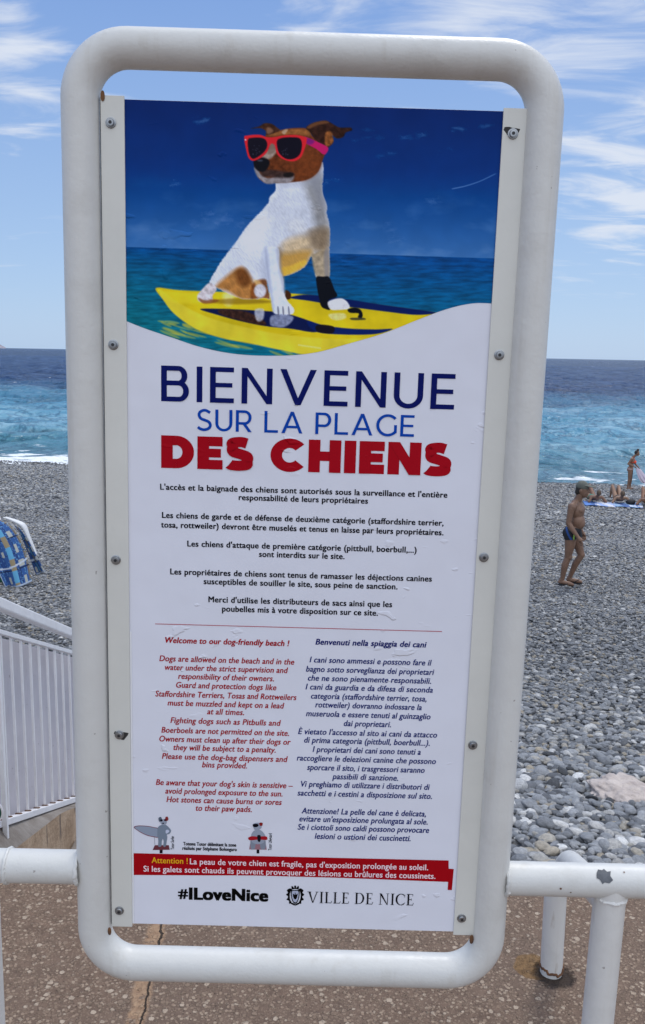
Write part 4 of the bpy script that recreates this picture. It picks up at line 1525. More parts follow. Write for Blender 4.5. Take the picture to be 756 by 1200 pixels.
def glyph(ch, w):
    """-> (strokes, advance width); w = stroke weight in cap heights"""
    h = w * 0.9
    if ch == 'I':
        return [rect(0, 0, w, 1)], w
    if ch == 'E':
        W_ = 0.56 + 0.45 * w
        m = h * 0.92
        return [rect(0, 0, w, 1), rect(w, 0, W_, h), rect(w, 1 - h, W_ - 0.005, 1), rect(w, 0.5 - m / 2, W_ * 0.93, 0.5 + m / 2)], W_
    if ch == 'L':
        W_ = 0.56 + 0.4 * w
        return [rect(0, 0, w, 1), rect(w, 0, W_, h)], W_
    if ch == 'H':
        W_ = 0.68 + 0.7 * w
        return [rect(0, 0, w, 1), rect(W_ - w, 0, W_, 1), rect(w, 0.5 - h / 2, W_ - w, 0.5 + h / 2)], W_
    if ch == 'N':
        W_ = 0.70 + 0.7 * w
        k = w * 1.16
        return [rect(0, 0, w, 1), rect(W_ - w, 0, W_, 1), [[(0, 1), (k * 0.86, 1), (W_, 0), (W_ - k * 0.86, 0)]]], W_
    if ch == 'V':
        W_ = 0.86 + 0.6 * w
        k = w * 1.08
        c_ = W_ / 2
        return [[[(0, 1), (k, 1), (c_ + k * 0.46, 0), (c_ - k * 0.46, 0)]], [[(W_ - k, 1), (W_, 1), (c_ + k * 0.46, 0), (c_ - k * 0.46, 0)]]], W_
    if ch == 'A':
        W_ = 0.86 + 0.6 * w
        k = w * 1.08
        c_ = W_ / 2
        return [[[(0, 0), (k, 0), (c_ + k * 0.46, 1), (c_ - k * 0.46, 1)]], [[(W_ - k, 0), (W_, 0), (c_ + k * 0.46, 1), (c_ - k * 0.46, 1)]], rect(W_ * 0.2, 0.235, W_ * 0.8, 0.235 + h * 0.95)], W_
    if ch == 'U':
        W_ = 0.68 + 0.6 * w
        r_ = W_ / 2
        return [rect(0, r_ * 0.95, w, 1), rect(W_ - w, r_ * 0.95, W_, 1), arc_band(r_, r_ * 0.95, (r_, r_ * 0.97), (r_ - w, r_ * 0.97 - h), 180, 360)], W_
    if ch == 'D':
        W_ = 0.74 + 0.55 * w
        rx = 0.50
        x0 = W_ - rx
        return [rect(0, 0, w, 1), rect(w, 0, x0, h), rect(w, 1 - h, x0, 1), arc_band(x0, 0.5, (rx, 0.5), (rx - w, 0.5 - h), -90, 90, 26)], W_
    if ch == 'B':
        W_ = 0.66 + 0.45 * w
        xu, xl_ = W_ * 0.62, W_ * 0.64
        ru, rl = 0.5 * (0.5 + h * 0.45), 0.5 * (0.5 + h * 0.55)
        return [rect(0, 0, w, 1), rect(w, 0, xl_, h), rect(w, 1 - h, xu, 1), rect(w, 0.52 - h / 2, xl_, 0.52 + h / 2),
                arc_band(xu, 1 - (1 - 0.52 + h / 2) / 2, (W_ * 0.94 - xu, (0.48 + h / 2) / 2), (W_ * 0.94 - xu - w, (0.48 + h / 2) / 2 - h), -90, 90),
                arc_band(xl_, (0.52 + h / 2) / 2, (W_ - xl_, (0.52 + h / 2) / 2), (W_ - xl_ - w, (0.52 + h / 2) / 2 - h), -90, 90)], W_
    if ch in 'PR':
        W_ = 0.64 + 0.45 * w
        x0 = W_ * 0.56
        lo_ = 0.33
        ry = (1 - lo_) / 2
        out = [rect(0, 0, w, 1), rect(w, 1 - h, x0, 1), rect(w, lo_, x0, lo_ + h), arc_band(x0, lo_ + ry, (W_ - x0, ry), (W_ - x0 - w, ry - h), -90, 90)]
        if ch == 'R':
            out.append([[(W_ * 0.42, lo_ + h * 0.4), (W_ * 0.42 + w * 1.15, lo_ + h * 0.4), (W_ * 1.02, 0), (W_ * 1.02 - w * 1.18, 0)]])
        return out, W_
    if ch in 'CG':
        rx, ry = 0.50 + 0.12 * w, 0.515
        out = [arc_band(rx, 0.5, (rx, ry), (rx - w, ry - h), 42, 318, 34)]
        W_ = rx * 1.80
        if ch == 'G':
            out = [arc_band(rx, 0.5, (rx, ry), (rx - w, ry - h), 42, 322, 34), rect(W_ - w * 0.95, 0.14, W_, 0.52)]
        return out, W_
    if ch == 'S':
        W_ = 0.60 + 0.45 * w
        i_ = w / 2
        j = h / 2
        return [stroke_poly([(W_ - i_ * 0.9 - 0.02, 0.86 - j * 0.25), (W_ * 0.55, 1.0 - j + 0.01), (W_ * 0.24, 0.93 - j * 0.7), (i_ + 0.02, 0.73), (W_ * 0.26, 0.565), (W_ * 0.55, 0.49), (W_ * 0.80, 0.41), (W_ - i_, 0.26), (W_ * 0.78, 0.075 + j * 0.65), (W_ * 0.48, j - 0.012), (W_ * 0.2, 0.05 + j * 0.7), (i_ * 0.6, 0.16 + j * 0.15)], w * 0.96)], W_
    if ch == '#':
        W_ = 0.78
        return [rect(0, 0.58, W_, 0.74), rect(0, 0.26, W_, 0.42), [[(0.12, 0), (0.29, 0), (0.42, 1), (0.25, 1)]], [[(0.40, 0), (0.57, 0), (0.70, 1), (0.53, 1)]]], W_
    return [], 0.3


def serif_glyph(ch):
    T_, t_ = 0.135, 0.05

    def srf(x, y, w=0.30):
        return [[(x - w / 2, y), (x + w / 2, y), (x + w / 2, y + 0.035), (x - w / 2, y + 0.035)]]
    if ch == 'I':
        return [rect(0.10, 0, 0.10 + T_, 1), srf(0.168, 0), srf(0.168, 0.965)], 0.335
    if ch == 'L':
        return [rect(0.10, 0, 0.10 + T_, 1), srf(0.168, 0.965), rect(0.02, 0, 0.56, 0.05), [[(0.52, 0), (0.56, 0), (0.62, 0.22), (0.585, 0.22)]]], 0.62
    if ch == 'E':
        return [rect(0.10, 0, 0.10 + T_, 1), rect(0.02, 0, 0.56, 0.05), rect(0.02, 0.95, 0.54, 1), rect(0.2, 0.49, 0.44, 0.54), [[(0.52, 0), (0.56, 0), (0.62, 0.22), (0.585, 0.22)]], rect(0.505, 0.80, 0.54, 1), rect(0.41, 0.41, 0.44, 0.62)], 0.62
    if ch == 'V':
        return [[[(0.08, 1), (0.25, 1), (0.50, 0), (0.42, 0)]], [[(0.76, 1), (0.83, 1), (0.50, 0), (0.44, 0)]], srf(0.16, 0.965, 0.34), srf(0.80, 0.965, 0.28)], 0.92
    if ch == 'D':
        return [rect(0.10, 0, 0.10 + T_, 1), srf(0.12, 0, 0.22), srf(0.12, 0.965, 0.22), rect(0.1, 0, 0.36, 0.05), rect(0.1, 0.95, 0.36, 1), arc_band(0.36, 0.5, (0.44, 0.5), (0.29, 0.45), -90, 90, 24)], 0.83
    if ch == 'N':
        return [rect(0.13, 0, 0.185, 1), rect(0.72, 0, 0.775, 1), [[(0.06, 1), (0.24, 1), (0.775, -0.02), (0.70, -0.02)]], srf(0.157, 0, 0.26), srf(0.75, 0.965, 0.26)], 0.90
    if ch == 'C':
        return [arc_band(0.45, 0.5, (0.45, 0.52), (0.30, 0.465), 48, 312, 30), [[(0.72, 0.70), (0.765, 0.70), (0.765, 0.98), (0.73, 0.90)]], [[(0.70, 0.12), (0.80, 0.20), (0.78, 0.24), (0.68, 0.15)]]], 0.80
    return [], 0.34


def drawn(name, word, xl_px, xr_px, base_px, cap_px, rgb, weight=0.16, gap=0.16, fn=None, space=0.42, label=None):
    polys, x_ = [], 0.0
    kern = {('L', 'A'): -0.02, ('A', ' '): 0.0}
    for ch in word:
        if ch == ' ':
            x_ += space
            continue
        st_, w_ = (fn(ch) if fn else glyph(ch, weight))
        for part in st_:
            polys.append([[(x_ + a, b) for a, b in poly] for poly in part])
        x_ += w_ + gap
    tot = x_ - gap
    a, b_ = uv(xl_px, base_px, PY), uv(xr_px, base_px + 0.027 * (xr_px - xl_px), PY)
    sx_, sz_ = (b_[0] - a[0]) / tot, cap_px * mpp(0.5 * (xl_px + xr_px), base_px)
    q = MB()
    for i, part in enumerate(polys):
        yy_ = PY - 0.0004 - 0.00028 * (i % 3)
        for j_, poly in enumerate(part):
            q.face([(a[0] + p[0] * sx_, yy_ - 0.000003 * j_, a[1] + p[1] * sz_) for p in poly])
    me_ = bpy.data.meshes.new(name)
    me_.from_pydata(q.v, [], q.f)
    me_.materials.append(text_mat(rgb))
    o = link(bpy.data.objects.new(name, me_), poster)
    if label:
        o['label'] = label
    return o


NAVY, BLUE, RED, BLACK = (4, 22, 78), (10, 58, 140), (140, 8, 26), (14, 14, 24)
drawn('headline', 'BIENVENUE', 189, 532, 470, 41.5, NAVY, 0.150, 0.20, label='dark blue heading reading BIENVENUE')
drawn('headline', 'SUR LA PLAGE', 231, 485, 504.5, 25.2, BLUE, 0.135, 0.155, space=0.42, label='mid blue heading reading SUR LA PLAGE')
drawn('headline', 'DES CHIENS', 189, 527.5, 548.2, 38.0, RED, 0.325, 0.095, space=0.40, label='heavy red heading reading DES CHIENS')
ROWS = [
    [("L'accès et la baignade des chiens sont autorisés sous la surveillance et l'entière", 188, 524, 573.6), ("responsabilité de leurs propriétaires", 280, 431, 585.9)],
    [("Les chiens de garde et de défense de deuxième catégorie (staffordshire terrier,", 190.2, 519.6, 606.7), ("tosa, rottweiler) devront être muselés et tenus en laisse par leurs propriétaires.", 189, 519.4, 617.9)],
    [("Les chiens d'attaque de première catégorie (pittbull, boerbull,...)", 219.8, 488, 640.2), ("sont interdits sur le site.", 303.8, 403.5, 652.4)],
    [("Les propriétaires de chiens sont tenus de ramasser les déjections canines", 199.8, 505.8, 672.9), ("susceptibles de souiller le site, sous peine de sanction.", 239, 465.6, 684.3)],
    [("Merci d'utilise les distributeurs de sacs ainsi que les", 244.5, 459.3, 705.5), ("poubelles mis à votre disposition sur ce site.", 260.5, 442.7, 716.4)],
]
for rows in ROWS:
    lines('notice_paragraph', rows, BLACK, 6.7, 0.0, heavy=0.027)
lines('english_heading', [("Welcome to our dog-friendly beach !", 193.9, 339, 753.1)], RED, 6.6, 0.0, 0.2, heavy=0.028)
lines('english_text', [
    ("Dogs are allowed on the beach and in the", 187, 344.7, 774.5), ("water under the strict supervision and", 193.4, 337.4, 784.8), ("responsibility of their owners.", 209, 321, 795.3),
    ("Guard and protection dogs like", 206.6, 323.7, 805.6), ("Staffordshire Terriers, Tosas and Rottweilers", 182.3, 347.3, 815.9), ("must be muzzled and kept on a lead", 196.6, 333, 826.5), ("at all times.", 243, 286, 836.8),
    ("Fighting dogs such as Pitbulls and", 200, 329, 847), ("Boerboels are not permitted on the site.", 189.4, 338.6, 858.3), ("Owners must clean up after their dogs or", 187, 340.6, 868.6), ("they will be subject to a penalty.", 203.4, 323, 878.7),
    ("Please use the dog-bag dispensers and", 190, 337, 889), ("bins provided.", 237, 289.4, 899), ("Be aware that your dog's skin is sensitive –", 183, 343, 919.6), ("avoid prolonged exposure to the sun.", 194, 331, 929.7),
    ("Hot stones can cause burns or sores", 195.4, 330, 939.7), ("to their paw pads.", 229.6, 295, 949.8)], RED, 6.6, 0.0, 0.2, heavy=0.018)
lines('italian_heading', [("Benvenuti nella spiaggia dei cani", 370, 499.6, 755.1)], (14, 24, 88), 6.6, 0.0, 0.2, heavy=0.028)
lines('italian_text', [
    ("I cani sono ammessi e possono fare il", 363, 505.6, 776), ("bagno sotto sorveglianza dei proprietari", 358.8, 508.6, 786.8), ("che ne sono pienamente responsabili.", 361, 505, 797.3),
    ("I cani da guardia e da difesa di seconda", 358.3, 507, 807.6), ("categoria (staffordshire terrier, tosa,", 364.6, 499.6, 818.4), ("rottweiler) dovranno indossare la", 369.6, 494, 828.7), ("museruola e essere tenuti al guinzaglio", 358.8, 504.3, 839), ("dai proprietari.", 403, 458, 850.6),
    ("È vietato l'accesso al sito ai cani da attacco", 349.6, 512, 860), ("di prima categoria (pittbull, boerbull...).", 356.6, 503.4, 870), ("I proprietari dei cani sono tenuti a", 366.6, 492.8, 881), ("raccogliere le deiezioni canine che possono", 348, 510.6, 891),
    ("sporcare il sito, i trasgressori saranno", 360, 497.4, 902), ("passibili di sanzione.", 389.6, 466.4, 912.8), ("Vi preghiamo di utilizzare i distributori di", 352.8, 503.4, 921.6), ("sacchetti e i cestini a disposizione sul sito.", 348.8, 506, 932),
    ("Attenzione! La pelle del cane è delicata,", 353.6, 499, 953), ("evitare un'esposizione prolungata al sole.", 351, 501, 962.3), ("Se i ciottoli sono caldi possono provocare", 349, 502.6, 972), ("lesioni o ustioni dei cuscinetti.", 369, 481, 982.7)], (18, 32, 92), 6.6, 0.0, 0.2, heavy=0.018)


def flat_poly(name, px_pts, rgb, yoff=-0.0004, label=None, parent=None):
    q = MB()
    q.face([(*(lambda a: (a[0], PY + yoff, a[1]))(uv(px_, py_, PY)),) for px_, py_ in px_pts])
    me_ = bpy.data.meshes.new(name)
    me_.from_pydata(q.v, [], q.f)
    me_.materials.append(text_mat(rgb))
    o = link(bpy.data.objects.new(name, me_), parent or poster)
    if label:
        o['label'] = label
    return o


flat_poly('divider_line', [(182, 730.6), (518, 739.6), (518, 740.4), (182, 731.4)], (150, 60, 70))
flat_poly('warning_band', [(154.2, 999.6), (525.8, 1008.2), (525.8, 1017.8), (531.8, 1018.2), (529.6, 1043), (524.6, 1042.8), (525.2, 1033.4), (400, 1028.6), (300, 1025.8), (230, 1025.6), (155.6, 1025.2), (155.6, 1034), (154.4, 1034)], (138, 10, 22), label='red band with a warning printed in white and yellow')
lines('warning_text', [("La peau de votre chien est fragile, pas d'exposition prolongée au soleil.", 222.8, 501.4, 1012.4), ("Si les galets sont chauds ils peuvent provoquer des lésions ou brûlures des coussinets.", 168.5, 510, 1020.9)], (206, 186, 190), 6.6, 0.0, 0, yoff=-0.0007, heavy=0.015)
lines('warning_word', [("Attention !", 178, 220, 1010.9)], (196, 146, 30), 6.6, 0.0, 0, yoff=-0.0007, heavy=0.015)
lines('totem_caption', [("Totems Totor délimitant la zone", 215, 276.6, 990.4), ("réalisés par Stéphane Bolongaro", 214, 277.4, 995.6)], BLACK, 3.9, 0.0, heavy=0.032)
lines('hashtag_text', [("ILoveNice", 222.4, 313.5, 1053.6)], (6, 6, 12), 13.2, 0.006, heavy=0.046)
drawn('hashtag_text', '#', 208.7, 220.4, 1053.2, 11.6, (6, 6, 12))
drawn('city_name', 'VILLE DE NICE', 360, 484.6, 1057.6, 13.0, (12, 12, 22), fn=serif_glyph, gap=0.09, space=0.36)
# vertical captions by the two little figures
for word, px_, yb_, yt_ in (("Totor Surfer", 204.0, 995.5, 979.5), ("Totor Lifeguard", 318.2, 996.5, 976.5)):
    o = lines('figure_caption', [(word, 100, 130, 990)], BLACK, 3.4, 0.02)
    vv = np.array([v_.co[:] for v_ in o.data.vertices])
    a, b_ = uv(px_, yb_, PY), uv(px_, yt_, PY)
    k = (b_[1] - a[1]) / (vv[:, 0].max() - vv[:, 0].min())
    zz0 = uv(100, 990, PY)[1]
    for v_, p in zip(o.data.vertices, vv):
        v_.co = (a[0] - (p[2] - zz0) * 1.0, PY - 0.0004, a[1] + (p[0] - vv[:, 0].min()) * k)

# two little printed figures (plain grey dogs) and the crest


def figure_mesh(name, shapes, label):
    q = MB()
    rgbs = []
    for i, (pts, rgb) in enumerate(shapes):
        if rgb not in rgbs:
            rgbs.append(rgb)
        q.face([(*(lambda a: (a[0], PY - 0.0004 - 0.00004 * i, a[1]))(uv(px_, py_, PY)),) for px_, py_ in pts], rgbs.index(rgb))
    me_ = bpy.data.meshes.new(name)
    me_.from_pydata(q.v, [], q.f)
    for c_ in rgbs:
        me_.materials.append(text_mat(c_))
    me_.polygons.foreach_set('material_index', q.mi)
    o = link(bpy.data.objects.new(name, me_), poster)
    o['label'] = label
    return o


fA = lambda p: crop(150, 950, 8.4, p)
sm_ = lambda p: [tuple(a) for a in smooth_poly(p, 4)]
GREY, GREYD, GREYL, BRICK, DRED = (104, 114, 126), (78, 86, 98), (128, 134, 146), (92, 48, 54), (100, 18, 28)
figure_mesh('printed_figure', [
    (fA([(312, 380), (342, 380), (342, 418), (312, 418)]), (20, 18, 24)),
    (fA([(265, 338), (402, 338), (412, 384), (243, 386)]), BRICK),
    (sm_(fA([(58, 162), (100, 146), (180, 148), (250, 160), (310, 180), (312, 258), (250, 258), (180, 240), (110, 205)])), DRED),
    (sm_(fA([(66, 164), (105, 151), (180, 153), (250, 165), (306, 184), (308, 252), (250, 252), (180, 234), (116, 202)])), (122, 130, 144)),
    (fA([(258, 260), (262, 260), (268, 335), (264, 335)]), (120, 120, 128)),
    (sm_(fA([(300, 255), (345, 250), (385, 255), (382, 300), (372, 348), (350, 350), (352, 300), (343, 275), (334, 300), (328, 348), (300, 350), (300, 300)])), GREY),
    (sm_(fA([(298, 160), (330, 140), (370, 138), (400, 160), (425, 195), (410, 225), (385, 235), (382, 265), (300, 265), (290, 210)])), GREY),
    (sm_(fA([(372, 195), (392, 185), (408, 200), (392, 218), (376, 222)])), (165, 170, 186)),
    (sm_(fA([(318, 95), (345, 82), (375, 88), (382, 115), (370, 135), (345, 140), (325, 125)])), GREYL),
    (sm_(fA([(302, 70), (325, 60), (335, 85), (318, 108), (306, 100)])), GREYD),
    (sm_(fA([(370, 62), (392, 58), (398, 85), (385, 100), (370, 88)])), (116, 40, 40)),
    (sm_(fA(ell(330, 93, 13, 11, 8))), (24, 20, 28)), (sm_(fA(ell(368, 90, 13, 11, 8))), (60, 22, 30)),
    (sm_(fA(ell(347, 122, 9, 7, 8))), (40, 38, 48)),
], 'small printed grey dog figure holding a surfboard')
fB = lambda p: crop(200, 950, 5.04, p)
figure_mesh('printed_figure', [
    (fB([(508, 228), (524, 228), (524, 252), (508, 252)]), (20, 18, 24)),
    (fB([(470, 195), (562, 195), (568, 230), (464, 228)]), (132, 96, 104)),
    (sm_(fB([(474, 170), (500, 165), (498, 222), (474, 222)])), (112, 117, 128)),
    (sm_(fB([(530, 165), (558, 168), (560, 222), (532, 222)])), (112, 117, 128)),
    (sm_(fB([(490, 120), (515, 112), (540, 120), (560, 150), (555, 180), (535, 195), (500, 195), (478, 180), (476, 145)])), GREYL),
    (sm_(fB([(458, 160), (480, 150), (515, 152), (560, 150), (572, 160), (565, 172), (520, 170), (470, 174)])), (140, 26, 34)),
    (sm_(fB([(512, 146), (532, 146), (530, 180), (516, 180)])), (24, 22, 28)),
    (sm_(fB([(488, 80), (512, 70), (535, 78), (536, 100), (515, 116), (494, 108)])), GREYL),
    (sm_(fB([(486, 80), (505, 76), (520, 82), (512, 95), (490, 95)])), (18, 16, 22)),
    (sm_(fB([(524, 72), (542, 70), (542, 86), (528, 88)])), (116, 36, 36)),
], 'small printed grey dog figure behind a red rescue board')
fC = lambda p: [(346.0 + a * 10.6, 1049.4 - b * 11.8) for a, b in p]
INKB = (8, 8, 16)
shp = []
for sgn in (-1, 1):
    f2_ = lambda p: fC([(sgn * a, b) for a, b in p])
    shp.append((sm_(f2_([(0.34, 0.62), (0.62, 0.72), (0.92, 0.52), (0.80, 0.30), (1.0, 0.10), (0.78, -0.12), (0.96, -0.40), (0.70, -0.52), (0.66, -0.80), (0.38, -0.72), (0.52, -0.45), (0.60, -0.1), (0.56, 0.3)])), INKB))
    shp.append((sm_(f2_([(0.12, 0.72), (0.34, 0.98), (0.42, 0.78), (0.28, 0.62)])), INKB))
shp += [(sm_(fC([(-0.44, 0.50), (0, 0.56), (0.44, 0.50), (0.46, -0.1), (0.26, -0.62), (0, -0.80), (-0.26, -0.62), (-0.46, -0.1)])), INKB),
        (sm_(fC([(-0.34, 0.42), (0, 0.47), (0.34, 0.42), (0.36, -0.08), (0.2, -0.52), (0, -0.66), (-0.2, -0.52), (-0.36, -0.08)])), (150, 155, 172)),
        (sm_(fC([(-0.26, 0.22), (-0.08, 0.10), (0, 0.36), (0.08, 0.10), (0.26, 0.22), (0.22, -0.12), (0.08, -0.34), (-0.08, -0.34), (-0.22, -0.12)])), INKB),
        (fC([(-0.34, 0.66), (0.34, 0.66), (0.40, 0.78), (-0.40, 0.78)]), INKB), (fC([(-0.10, 0.78), (0.10, 0.78), (0.10, 1.0), (-0.10, 1.0)]), INKB),
        (sm_(fC([(-0.5, -0.78), (0, -0.98), (0.5, -0.78), (0.3, -0.70), (0, -0.84), (-0.3, -0.70)])), INKB)]
figure_mesh('crest', shp, 'black crest with eagle shield beside the town name')

# ------------------------------------------------------------------ guard rails welded to both sides of the sign


def sign_pt(px_, py_, yl=TY):
    a = uv(px_, py_, yl)
    return ORG + e1 * a[0] + e2 * yl + up * a[1]


def seg(a, b, n=24):
    a, b = np.array(a), np.array(b)
    return [tuple(a + (b - a) * i / n) for i in range(n + 1)]


def weld(q, c_, d, r_, n=26, wob=0.0011):
    """lumpy bead around axis d at c_"""
    d = Vector(d).normalized()
    u_ = d.orthogonal().normalized()
    v_ = d.cross(u_)
    pth = []
    for k in range(n * 2):
        a = math.pi * k / n
        rr_ = r_ + random.uniform(-wob, wob) * 0.6
        pth.append(Vector(c_) + (u_ * math.cos(a) + v_ * math.sin(a)) * rr_ + d * random.uniform(-wob, wob))
    q.tube(pth, [0.0036 + random.uniform(-0.0007, 0.0007) for _ in pth], 8, closed=True)


def guard_rail(pA, pB, posts, label, brace=None, ring=None):
    """pA next to the sign, pB far end (world); posts: list of (top, foot)"""
    root = empty('guard_rail', (posts[0][1][0], posts[0][1][1], 0), label=label, cat='railing')
    off_ = np.array(root.location)
    lc = lambda P_: [tuple(np.array(p) - off_) for p in P_]
    q = MB()
    q.tube(lc(seg(pA, pB, 40)), TD / 2 * 0.985, 40)
    rail = q.build('rail', M_PAINT, root, smooth=True, auto=60)
    q = MB()
    dirn = np.array(pB) - np.array(pA)
    dirn = dirn / np.linalg.norm(dirn)
    if ring is not None:
        weld(q, np.array(ring) - off_, dirn, TD / 2 * 0.97)
        q.build('weld_seam', M_PAINT, rail, smooth=True)
        q = MB()
    weld(q, np.array(pA) + dirn * 0.002 - off_, dirn, TD / 2 * 0.95)
    q.build('weld_seam', M_PAINT, rail, smooth=True)
    for top, foot in posts:
        q = MB()
        q.tube(lc(seg(top, foot, 16)), TD / 2 * 0.955, 36)
        pst = q.build('post', M_OLDPAINT, root, smooth=True, auto=60)
        q = MB()
        ax = (np.array(foot) - np.array(top))
        ax = ax / np.linalg.norm(ax)
        weld(q, np.array(top) + ax * (TD / 2 - 0.001) - off_, ax, TD / 2 * 0.93)
        q.build('weld_seam', M_OLDPAINT, pst, smooth=True)
    return root, off_, rail


def hit(a, b, z):
    a, b = np.array(a), np.array(b)
    return a + (b - a) * (z - a[2]) / (b[2] - a[2])


ra, rb = sign_pt(600, 1029), sign_pt(756, 1032.8)
dr = (rb - ra) / np.linalg.norm(rb - ra)
fc = SIGN_M @ Vector((xr, TY, 0))
start = ra + dr * (fc.x + TD * 0.40 - ra[0])
end = start + dr * 3.2
p1, p2 = sign_pt(714.5, 1053), sign_pt(700.5, 1200)
ptop = start + dr * ((p1[0] - 0.012 - start[0]))
pfoot = hit(p1, p2, 0.0)
ptop = np.array([hit(p1, p2, ptop[2])[0], ptop[1], ptop[2]])
pfoot[1] = ptop[1] + 0.002
far_foot = pfoot + np.array([1.9, 0.02, 0])
far_top = ptop + dr * 1.9
root, off_, rail = guard_rail(start, end, [(ptop, pfoot), (far_top, far_foot)], 'white tubular guard rail with chipped paint and bent back brace, right of the sign')
# back brace: up from the ground, bent forward to the rail
B = at_z(646, 1139, 0)
B[1] = 1.977 if abs(B[1] - 1.977) > 0.2 else B[1]
bx = at_y(648, 1050, B[1])
tp = np.array([ptop[0] + 0.004, ptop[1] + 0.012, ptop[2] - 0.050])
k0 = np.array([bx[0] + 0.006, B[1], 0.245])
kn = []
for t_ in np.linspace(0, 1, 14):
    a = k0 + np.array([0, 0, -0.02])
    b_ = np.array([bx[0] + 0.028, B[1], 0.312])
    d_ = b_ + (tp - b_) * 0.13
    kn.append(tuple((1 - t_) ** 2 * a + 2 * t_ * (1 - t_) * b_ + t_ ** 2 * d_))
path = seg(np.array([B[0], B[1], -0.02]), k0 + np.array([0, 0, -0.02]), 10)[:-1] + kn + seg(np.array(kn[-1]), tp, 8)[1:]
q = MB()
q.tube([tuple(np.array(p) - off_) for p in path], TD / 2 * 0.955, 36)
br = q.build('brace', M_OLDPAINT, root, smooth=True, auto=60)
q = MB()
pth = []
for k in range(36):
    a = 2 * math.pi * k / 36
    pth.append((B[0] - off_[0] + 0.0272 * math.cos(a), B[1] - off_[1] + 0.0272 * math.sin(a), 0.010 + 0.004 * math.sin(2 * a + 1.0) + random.uniform(0, 0.008)))
q.tube(pth, 0.0036, 8, closed=True)
q.build('rusty_collar', M_RUST, br, smooth=True)


def chip_on_tube(c_, axis, r_, shape, name, m, parent, off_, thick=0.0006):
    """irregular thin flake lying on a tube; shape = list of (along, around) metres, around = 0 faces the camera"""
    ax = Vector(axis).normalized()
    fd = Vector(EYE - np.array(c_))
    fd = (fd - ax * fd.dot(ax)).normalized()
    ud = ax.cross(fd)
    if ud.z < 0:
        ud = -ud
    q_ = MB()
    cx0, cy0 = np.mean([p[0] for p in shape]), np.mean([p[1] for p in shape])
    rings = []
    for f_ in (0.0, 0.35, 0.7, 1.0):
        rings.append([(cx0 + (p[0] - cx0) * f_, cy0 + (p[1] - cy0) * f_) for p in shape])

    def on(p):
        a = p[1] / r_
        return tuple(Vector(c_) + ax * p[0] + (fd * math.cos(a) + ud * math.sin(a)) * (r_ + thick) - Vector(off_))
    for i in range(3):
        for k in range(len(shape)):
            l = (k + 1) % len(shape)
            if i == 0:
                q_.face([on(rings[0][0]), on(rings[1][k]), on(rings[1][l])])
            else:
                q_.face([on(rings[i][k]), on(rings[i + 1][k]), on(rings[i + 1][l]), on(rings[i][l])])
    return q_.build(name, m, parent, smooth=True)


cc_ = start + dr * ((sign_pt(703.5, 1030)[0] - start[0]))
mpx = 1 / 715.0
chip = [(-10, 4), (-7, 9), (-2, 8), (1, 10), (4, 6), (9, 7), (7, 1), (10, -4), (5, -8), (-1, -7), (-4, -9), (-7, -4), (-11, -2)]
dark = chip_on_tube(cc_, dr, TD / 2, [(a * mpx * 0.95, b * mpx * 0.95 + 0.006) for a, b in chip], 'bare_patch', M_CHIP, rail, off_)
dark['label'] = 'grey patch where the white paint has flaked off'
for px_, py_, s_ in ((652, 1041, 0.14), (727, 1020, 0.10), (664, 1046, 0.10)):
    c3 = start + dr * ((sign_pt(px_, 1030)[0] - start[0]))
    chip_on_tube(c3, dr, TD / 2, [(a * mpx * s_, b * mpx * s_ + (1030 - py_) * mpx) for a, b in chip], 'bare_patch', M_RUST, rail, off_)

la, lb = sign_pt(92, 1015.8), sign_pt(0, 1014.0)
dl = (lb - la) / np.linalg.norm(lb - la)
fc = SIGN_M @ Vector((xl, TY, 0))
start = la + dl * ((fc.x - TD * 0.40 - la[0]) / dl[0])
p1, p2 = sign_pt(-17.5, 1105), sign_pt(-13, 1200)
ltop = start + dl * ((p1[0] - start[0]) / dl[0])
ltop[0] = hit(p1, p2, ltop[2])[0]
lfoot = hit(p1, p2, 0.0)
lfoot[1] = ltop[1]
rg = start + dl * ((sign_pt(10, 1014)[0] - start[0]) / dl[0])
guard_rail(start, start + dl * 3.2, [(ltop, lfoot), (ltop + dl * 1.9, lfoot + np.array([-1.9, 0, 0]))], 'white tubular guard rail with a welded joint, left of the sign', ring=rg)


# ------------------------------------------------------------------ people
def cap_geo(V, F, p0, r0_, p1_, r1_, n=14, m=5):
    p0, p1_ = Vector(p0), Vector(p1_)
    d = (p1_ - p0)
    d = d.normalized() if d.length > 1e-6 else Vector((0, 0, 1))
    u_ = d.orthogonal().normalized()
    v_ = d.cross(u_)
    b = len(V)
    rings = []
    for i in range(m + 1):
        a = -math.pi / 2 + (math.pi / 2) * i / m
        rings.append((p0 + d * (r0_ * math.sin(a)), max(1e-4, r0_ * math.cos(a))))
    for i in range(m + 1):
        a = (math.pi / 2) * i / m
        rings.append((p1_ + d * (r1_ * math.sin(a)), max(1e-4, r1_ * math.cos(a))))
    for c_, r_ in rings:
        for k in range(n):
            a = 2 * math.pi * k / n
            V.append(tuple(c_ + (u_ * math.cos(a) + v_ * math.sin(a)) * r_))
    for i in range(len(rings) - 1):
        for k in range(n):
            l = (k + 1) % n
            F.append((b + i * n + k, b + i * n + l, b + (i + 1) * n + l, b + (i + 1) * n + k))
    F.append(tuple(b + k for k in range(n))[::-1])
    F.append(tuple(b + (len(rings) - 1) * n + k for k in range(n)))


